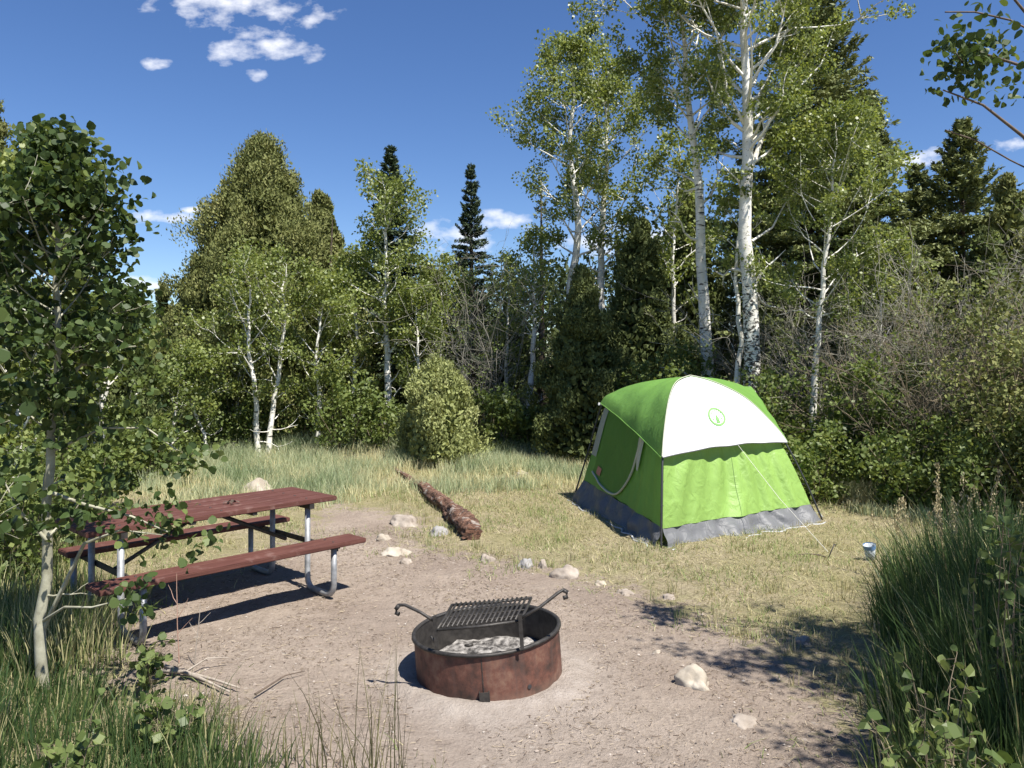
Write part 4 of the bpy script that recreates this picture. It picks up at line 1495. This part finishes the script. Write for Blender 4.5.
BAND = 6
for ka, kb, mt, wr in (('F', 'R', 'lime_fabric', .036), ('L', 'F', 'green_fabric', .014), ('B', 'L', 'green_fabric', .006), ('R', 'B', 'green_fabric', .006)):
    mb = MB()
    gridmesh(mb, wallpatch(ka, kb, BAND, NS - 1, 110, wr=wr, seed=ord(ka)))
    mb.build('side_wall', M[mt], tent)
    # grey tub floor: crumpled band spreading a little on the ground
    mb = MB()
    P = wallpatch(ka, kb, 0, BAND, 70, wr=.012, seed=ord(kb))
    n_ = P.shape[0]
    out = nrmz((P[0].mean(0) - CEN) * [1, 1, 0])
    for i in range(n_):
        f = 1 - i / (n_ - 1)
        wv = np.array([mn.noise(Vector((j * .19, i * .22 + j * .05, ord(ka)))) for j in range(70)])
        P[i] += (out * (.10 * f + (.05 * wv * math.sin(math.pi * min(1, f + .1)) + .09 * f * wv)[:, None]))
        P[i, :, 2] += -.012 * f + .015 * wv * (f > .2) * (f < 1)
    wv = np.array([mn.noise(Vector((j * .21, 5.5, ord(ka)))) for j in range(70)])
    P[0, :, 2] += .008
    P = np.concatenate([(P[0] + out * (.05 + .08 * np.abs(wv))[:, None] + np.array([0, 0, -.004]))[None], P], 0)
    gridmesh(mb, P)
    fb2 = mb.build('floor_band', M['grey_fabric'], tent)
    mb = MB()
    mb.tubes(P[0] + [0, 0, .004], np.full(70, .010), 6)
    mb.build('band_hem', M['pale_tape'], fb2)

# rain fly with four panels
def flypatch(ka, kb, n0=FS, arch=.06, f=1.01, nw=40):
    a, c = inset(PC[ka], f, 1.008)[n0:], inset(PC[kb], f, 1.008)[n0:]
    a = smooth_resample(a, 36)
    c = smooth_resample(c, 36)
    w = np.linspace(0, 1, nw)[None, :, None]
    P = a[:, None] * (1 - w) + c[:, None] * w
    s = np.linspace(0, 1, 36)[:, None]
    w2 = w[:, :, 0]
    P[..., 2] += (arch * np.sin(w2 * math.pi) * (1 - s) ** 2)
    nh = nrmz(((P[0].mean(0)) - CEN) * [1, 1, 0])
    ws = .008 * np.sin(w2 * math.pi) * (np.sin(w2 * 22 + s * 3) * (1 - s) + .6 * np.sin(w2 * 9 + s * 12))
    return P + ws[..., None] * (nh * .6 + [0, 0, .8]) + nh * .015


def smooth_resample(c, n):
    t_ = np.linspace(0, len(c) - 1, n)
    return np.stack([np.interp(t_, range(len(c)), c[:, i]) for i in range(3)], 1)


FP = {}
for ka, kb, mt, ar in (('F', 'R', 'white_fabric', .05), ('L', 'F', 'green_fabric', .03), ('B', 'L', 'green_fabric', .03), ('R', 'B', 'green_fabric', .03)):
    mb = MB()
    P = flypatch(ka, kb, arch=ar)
    FP[ka] = P
    gridmesh(mb, P)
    pn = mb.build('fly_panel', M[mt], tent)
    if mt == 'white_fabric':
        tag(pn, 'white fly panel with a small green emblem')
    mb = MB()
    mb.tubes(P[0], np.full(P.shape[1], .007), 6)
    mb.build('hem', M['grey_fabric' if mt == 'white_fabric' else 'green_fabric'], pn)
for ka in ('F', 'R'):
    mb = MB()
    c = inset(PC[ka], 1.012, 1.012)[FS:]
    mb.tubes(c + [0, 0, .008], np.full(len(c), .006), 6)
    mb.build('fly_seam', M['cream_tape'], tent)
for ka in 'FRLB':
    mb = MB()
    c = inset(PC[ka], .995, .995)
    mb.tubes(c, np.full(len(c), .0115), 8, cap=True)
    mb.build('pole', M['pole'], tent)
    for i in (14, 22):
        mb = MB()
        q = inset(PC[ka], .955, .975)[i]
        mb.tubes(np.array([c[i], q]), [.006, .006], 6)
        mb.build('pole_clip', M['pole'], tent)
for i in (FS,):
    for ka in ('L', 'B'):
        mb = MB()
        c = inset(PC[ka], 1.02, 1.0)[i]
        mb.box(c, (.06, .06, .03))
        mb.build('corner_patch', M['white_fabric'], tent)


# door on the left wall: darker panel, cream zip curve, mesh strip
def onpatch(P, w, s):
    n, m_, _ = P.shape
    a, b_ = s * (n - 1), w * (m_ - 1)
    i, j = min(int(a), n - 2), min(int(b_), m_ - 2)
    fa, fb = a - i, b_ - j
    return (P[i, j] * (1 - fa) * (1 - fb) + P[i + 1, j] * fa * (1 - fb) + P[i, j + 1] * (1 - fa) * fb + P[i + 1, j + 1] * fa * fb)


LW = wallpatch('L', 'F', BAND, NS - 1, 70, wr=.007, seed=ord('L'), off=.012)
nL = nrmz(np.array([-.97, -.24, 0.12]))


def region(poly_w, mat, name, off, parent=tent, n=12):
    """fill between a lower and an upper (w, s) outline"""
    lo, hi = poly_w
    mb = MB()
    P = np.array([[onpatch(LW, a[0] + (b_[0] - a[0]) * q, a[1] + (b_[1] - a[1]) * q) + nL * off for a, b_ in zip(lo, hi)] for q in np.linspace(0, 1, n)])
    gridmesh(mb, P)
    return mb.build(name, M[mat], parent)


th = np.linspace(0, 1, 25)
W0, W1 = .10, .66
lo = [(W0 + (W1 - W0) * q, .045 + .25 * max(0, (q - .5) / .5) ** 3.0 - .035 * math.sin(q * 3)) for q in th]
hi = [(W0 + (W1 - W0) * q, .43 - .10 * q - .02 * (1 - math.sin(q * math.pi))) for q in th]
door = region((lo, hi), 'door_fabric', 'door', .004)
mb = MB()
trim = [onpatch(LW, a, b_) + nL * .012 for a, b_ in lo] + [onpatch(LW, W1 + .015, q) + nL * .012 for q in np.linspace(lo[-1][1], .34, 8)]
mb.tubes(np.array(trim), np.full(len(trim), .015), 6)
mb.build('door_zip', M['cream_tape'], door)
region(([(.015, .10 + .33 * q) for q in th], [(.085, .10 + .33 * q) for q in th]), 'mesh_fabric', 'mesh_window', .010)
region(([(.645 - .03 * math.sin(q * 3), .15 + .22 * q) for q in th], [(.665 + .05 * q, .15 + .22 * q) for q in th]), 'cream_tape', 'door_flap', .014, door)
mb = MB()
mb.add(np.array([onpatch(LW, a, b_) + nL * .014 for a, b_ in ((.15, .048), (.21, .044), (.21, .072), (.15, .076))]), [[0, 1, 2, 3]])
mb.build('brand_patch', M['tag_red'], tent)

# emblem on the white panel: ring, small lantern figure and lettering strokes
WP = FP['F']
EC = (.47, .27)


def emb(x, y):
    """x, y in metres on the panel round the emblem centre"""
    w = EC[0] + x / 1.55
    s = EC[1] + y / 1.35
    p = onpatch(WP, w, s)
    q1, q2 = onpatch(WP, w + .02, s), onpatch(WP, w, s + .02)
    nn = nrmz(np.cross(q1 - p, q2 - p))
    if nn[1] > 0:
        nn = -nn
    return p + nn * .006


mb = MB()
for (r0, r1) in ((.100, .126),):
    V = []
    for i in range(48):
        a = i * 2 * math.pi / 48
        V += [emb(r0 * math.cos(a), r0 * math.sin(a)), emb(r1 * math.cos(a), r1 * math.sin(a))]
    mb.add(V, [[2 * i, 2 * i + 1, (2 * i + 3) % 96, (2 * i + 2) % 96] for i in range(48)])


def eq(x0, y0, x1, y1, x2=None, x3=None):
    mb.add([emb(x0, y0), emb(x1, y0), emb(x1 if x2 is None else x2, y1), emb(x0 if x3 is None else x3, y1)], [[0, 1, 2, 3]])


eq(-.028, -.085, .028, -.062)
eq(-.022, -.058, .022, -.012)
eq(-.016, -.008, .016, .012, .010, -.010)
eq(-.004, .012, .004, .026)
for i in range(7):
    a = rad(150 - i * 20)
    V = [emb(.078 * math.cos(a + q) * z_, .078 * math.sin(a + q) * z_) for q, z_ in ((-.06, .88), (.06, .88), (.06, 1.16), (-.06, 1.16))]
    mb.add(V, [[0, 1, 2, 3]])
mb.add([emb(-.07, -.04), emb(-.045, -.04), emb(-.045, -.03), emb(-.07, -.03)], [[0, 1, 2, 3]])
mb.add([emb(.045, -.04), emb(.07, -.04), emb(.07, -.03), emb(.045, -.03)], [[0, 1, 2, 3]])
mb.build('emblem', M['emblem_green'], tent)

# guy line and stake
g0 = FP['F'][0, 22] + T0
stk = gnd(828, 557)
mb = MB()
mb.tubes(np.array([g0, (g0 + stk) / 2 + [0, 0, -.02], stk + [0, 0, .05]]) - T0, [.0026] * 3, 5)
mb.build('guy_line', M['rope'], tent)
sroot = on(stk)
mb = MB()
mb.tubes(np.array([[-.02, 0, -.06], [.03, -.0, .06], [.07, .02, .13]]), [.006, .006, .006], 7, cap=True)
mb.tubes(np.array([[.07, .02, .13], [.085, .02, .12], [.08, .02, .105]]), [.006] * 3, 6, cap=True)
tag(mb.build('tent_stake', M['dark_steel'], loc=sroot), 'dark bent metal stake holding the white guy line of the tent', 'stake')
mb = MB()
rng = np.random.default_rng(2)
p0 = gnd(796, 557) - sroot
Q = np.array([p0 + [0, 0, .02], p0 * .6 + [0, .02, .03], p0 * .25 + [0, 0, .025], [-.02, -.05, .01]])
mb.tubes(Q, [.004, .007, .008, .007], 6)
tag(mb.build('stick', M['dark_bark'], loc=sroot), 'thin dark stick lying on the grass beside the tent stake', 'stick')

# pale blue cup by the grass
cp = gnd(871, 560)
cup = empty('cup', on(cp), 'small crumpled pale blue and white plastic cup on the grass right of the tent', 'cup')
cup.rotation_euler = (rad(8), rad(-10), 0)
m, t, b = newmat('pale_plastic')
b.inputs['Base Color'].default_value = (.62, .68, .72, 1)
b.inputs['Roughness'].default_value = .25
b.inputs['Transmission Weight'].default_value = .35
M['pale_plastic'] = m
simple('blue_plastic', [(.4, (.10, .20, .38)), (.6, (.16, .28, .48))], 8, .3, 0)
mb = MB()
k = 24
an = np.arange(k) * 2 * math.pi / k
mb.add(*(lambda pr: (np.array([((r + .003 * math.sin(3 * a_)) * math.cos(a_), r * math.sin(a_), z) for r, z in pr for a_ in an]),
                     np.concatenate([[[i * k + j, i * k + (j + 1) % k, (i + 1) * k + (j + 1) % k, (i + 1) * k + j] for j in range(k)] for i in range(len(pr) - 1)])))([(.001, 0), (.040, 0), (.048, .07), (.056, .15), (.052, .15), (.044, .07), (.036, .006), (.001, .006)]))
mb.build('cup_body', M['pale_plastic'], cup)
mb = MB()
mb.tubes(np.array([[0, 0, .118], [0, 0, .158]]), [.056, .060], 24)
mb.build('blue_band', M['blue_plastic'], cup)

# ---------------------------------------------------------------- near plants
p = gnd(44, 690)
kk = p[1] / F_
sp_ = [(0, 0, 0), (-2 * kk, 0, (690 - 640) * kk), (0 * kk, 0, (690 - 560) * kk), (6 * kk, 0, (690 - 460) * kk), (10 * kk, 0, (690 - 390) * kk), (15 * kk, 0, (690 - 250) * kk), (22 * kk, 0, (690 - 130) * kk)]
aspen('aspen_sapling', on(p), (690 - 132) * kk, 172 * kk, 'nearest young aspen with a pale bare lower trunk and dark round leaves beside the table', 401, r=.029, cb=.44, nb=44, leafn=6600, ls=.053,
      spine=sp_, bark='young_bark', leaf='near_leaf', bare=3, k=8, crad=.17, sub=3, rise=.5, side=.2, tap=2.35,
      extra=[([np.array([-2 * kk, 0, 60 * kk]), np.array([45 * kk, -.05, 150 * kk]), np.array([85 * kk, -.1, 165 * kk]), np.array([130 * kk, -.1, 160 * kk])], .014, 3),
             ([np.array([4 * kk, 0, 200 * kk]), np.array([50 * kk, -.1, 190 * kk]), np.array([100 * kk, -.15, 180 * kk]), np.array([135 * kk, -.15, 165 * kk])], .012, 1),
             ([np.array([8 * kk, 0, 240 * kk]), np.array([50 * kk, .1, 262 * kk]), np.array([95 * kk, .1, 262 * kk]), np.array([125 * kk, .1, 240 * kk])], .010, 1),
             ([np.array([12 * kk, 0, 300 * kk]), np.array([60 * kk, -.1, 340 * kk]), np.array([100 * kk, -.1, 345 * kk])], .010, 1),
             ([np.array([-2 * kk, 0, 70 * kk]), np.array([40 * kk, -.2, 95 * kk]), np.array([75 * kk, -.3, 100 * kk]), np.array([115 * kk, -.3, 110 * kk])], .009, 3),
             ([np.array([4 * kk, 0, 150 * kk]), np.array([-15 * kk, -.1, 185 * kk]), np.array([-30 * kk, -.1, 215 * kk])], .012, 1),
             ([np.array([4 * kk, 0, 155 * kk]), np.array([20 * kk, .1, 175 * kk]), np.array([35 * kk, .1, 200 * kk])], .010, 1)])
aspen('aspen_sapling', (-2.55, 3.15, 0), 2.75, 1.1, 'leafy sapling cut off by the left edge with big sunlit round leaves', 402, r=.02, cb=.25, nb=22, leafn=900, ls=.068,
      bark='young_bark', leaf='near_leaf', bare=2, k=8, crad=.16, rise=.4)
# tree at the right, mostly outside the view; its branches hang in at the top right and it shades the tall grass
R0 = np.array([4.3, 2.75, 0])
ex = []
for path, r0, cl in [([(1120, 260, 4.4), (1060, 190, 4.5), (1024, 137, 4.5), (983, 105, 4.5), (943, 90, 4.5)], .018, 9), ([(1120, 80, 4.4), (1050, 75, 4.45), (1010, 62, 4.5), (978, 52, 4.5), (972, 75, 4.5), (952, 48, 4.5)], .012, 4),
                     ([(1050, 180, 4.5), (1010, 160, 4.5), (975, 140, 4.5), (945, 130, 4.5)], .005, 9), ([(1050, 40, 4.5), (1010, 20, 4.5), (975, 12, 4.5), (945, 12, 4.5)], .007, 9), ([(1040, 30, 4.6), (1015, 0, 4.6), (1000, -20, 4.6)], .010, 9)]:
    ex.append(([at(*q) - R0 for q in path], r0, cl))
ex[0][0].insert(0, np.array([.1, 0, 2.2]))
ex[1][0].insert(0, np.array([.1, 0, 3.2]))
ex[2][0].insert(0, np.array([.1, 0, 2.6]))
ex[3][0].insert(0, np.array([.1, 0, 3.6]))
aspen('aspen_tree', R0, 5.4, 2.4, 'aspen mostly outside the right edge whose dark branches hang into the top right corner', 403, r=.07, cb=.30, nb=46, leafn=15000, ls=.050, bark='dark_bark',
      leaf='near_leaf', bare=2, k=8, crad=.20, extra=ex, group=GT)


def sprout(px, py, d, h, w, n, label, seed, ls=.055):
    p = at(px, py, d)
    rng = np.random.default_rng(seed)
    base = on((p[0], p[1], 0))
    root = empty('aspen_sprout', base, label, 'sprout', 'young aspen sprouts near the camera')
    tb, lf = MB(), MB()
    C = []
    for i in range(n):
        az = rng.uniform(0, 6.28)
        Q, RQ = limb(rng, (rng.normal() * .05 * w, rng.normal() * .05 * w, 0), (math.cos(az) * w * .6, math.sin(az) * w * .6, h), h * rng.uniform(.75, 1.1), .004, .0015, 8, .04, .09)
        tb.tubes(Q, RQ, 5)
        for j in np.linspace(2.4, 7, 22):
            j0 = min(int(j), 6)
            C.append(Q[j0] + (Q[j0 + 1] - Q[j0]) * (j - j0) + rng.normal(size=3) * .035)
            st_ = np.array([Q[j0] + (Q[j0 + 1] - Q[j0]) * (j - j0), C[-1]])
            tb.tubes(st_, [.0015, .001], 3)
    C = np.array(C)
    lf.leaves(C, ls * rng.uniform(.55, 1.15, len(C)), np.clip(.75 + rng.normal(size=len(C)) * .22, 0, 1), rng, 8, up=.1, fold=.3)
    tb.build('stem', M['brown_twig'], root)
    lf.build('leaves', M['sprout_leaf'], root)


for i, a in enumerate([(940, 700, 2.9, .85, .35, 6, 'leafy sprout with reddish bare tip in the lower right grass'), (1000, 700, 2.7, .70, .40, 11, 'dense leafy sprout in the bottom right corner'),
                       (1016, 560, 3.6, 1.3, .35, 10, 'tall leafy sprout cut off by the right edge above the dark grass'), (965, 750, 2.6, .55, .35, 9, 'low leafy sprout at the bottom right behind pale grass blades'),
                       (165, 700, 3.7, .34, .25, 4, 'small yellow-green leafy sprout in the bottom left weeds'), (60, 740, 3.2, .45, .35, 8, 'dark leafy sprout in the bottom left corner'),
                       (150, 655, 4.6, .30, .3, 4, 'leafy sprout in front of the near end of the picnic bench')]):
    sprout(*a[:6], a[6], 500 + i)

# pale fallen sticks and red dead stems at the lower left
for i, (q, lb) in enumerate([([(153, 676), (185, 678), (215, 686), (240, 694)], 'bleached forked stick on the dirt at the lower left'), ([(165, 672), (200, 684), (230, 698)], 'shorter bleached stick crossing the forked one'),
                             ([(255, 700), (285, 680), (305, 676)], 'dark thin stick right of the bleached sticks')]):
    pts = [on(gnd(*a), .03) for a in q]
    o_ = pts[0].copy()
    o_[2] -= .03
    mb = MB()
    mb.tubes(np.array(pts) - o_, np.linspace(.014, .005, len(pts)) * (1 if i < 2 else .5), 7, cap=True)
    if i == 0:
        mb.tubes(np.array([pts[1], pts[1] + [.10, .09, .05], pts[1] + [.22, .13, .04]]) - o_, [.007, .005, .003], 5)
    tag(mb.build('stick', M['pale_stick' if i < 2 else 'dark_bark'], loc=o_), lb, 'stick')
for i, (px, py, hp, lb) in enumerate([(179, 665, 90, 'reddish dead stem standing in front of the bench'), (195, 668, 62, 'pale dead stem right of the reddish one')]):
    p = on(gnd(px, py))
    kk = p[1] / F_
    rng = np.random.default_rng(600 + i)
    mb = MB()
    Q, RQ = limb(rng, (0, 0, 0), (0, 0, 1), hp * kk, .004, .002, 7, .1, .06)
    mb.tubes(Q, RQ, 5)
    for j in (2, 3, 4):
        S2, RS = limb(rng, Q[j], (rng.choice([-1, 1]) * .8, .2, .8), hp * kk * .25, .0025, .001, 4, .1, .1)
        mb.tubes(S2, RS, 4)
    tag(mb.build('dry_weed', M['red_stem' if i == 0 else 'pale_stick'], loc=p), lb, 'dry weed')
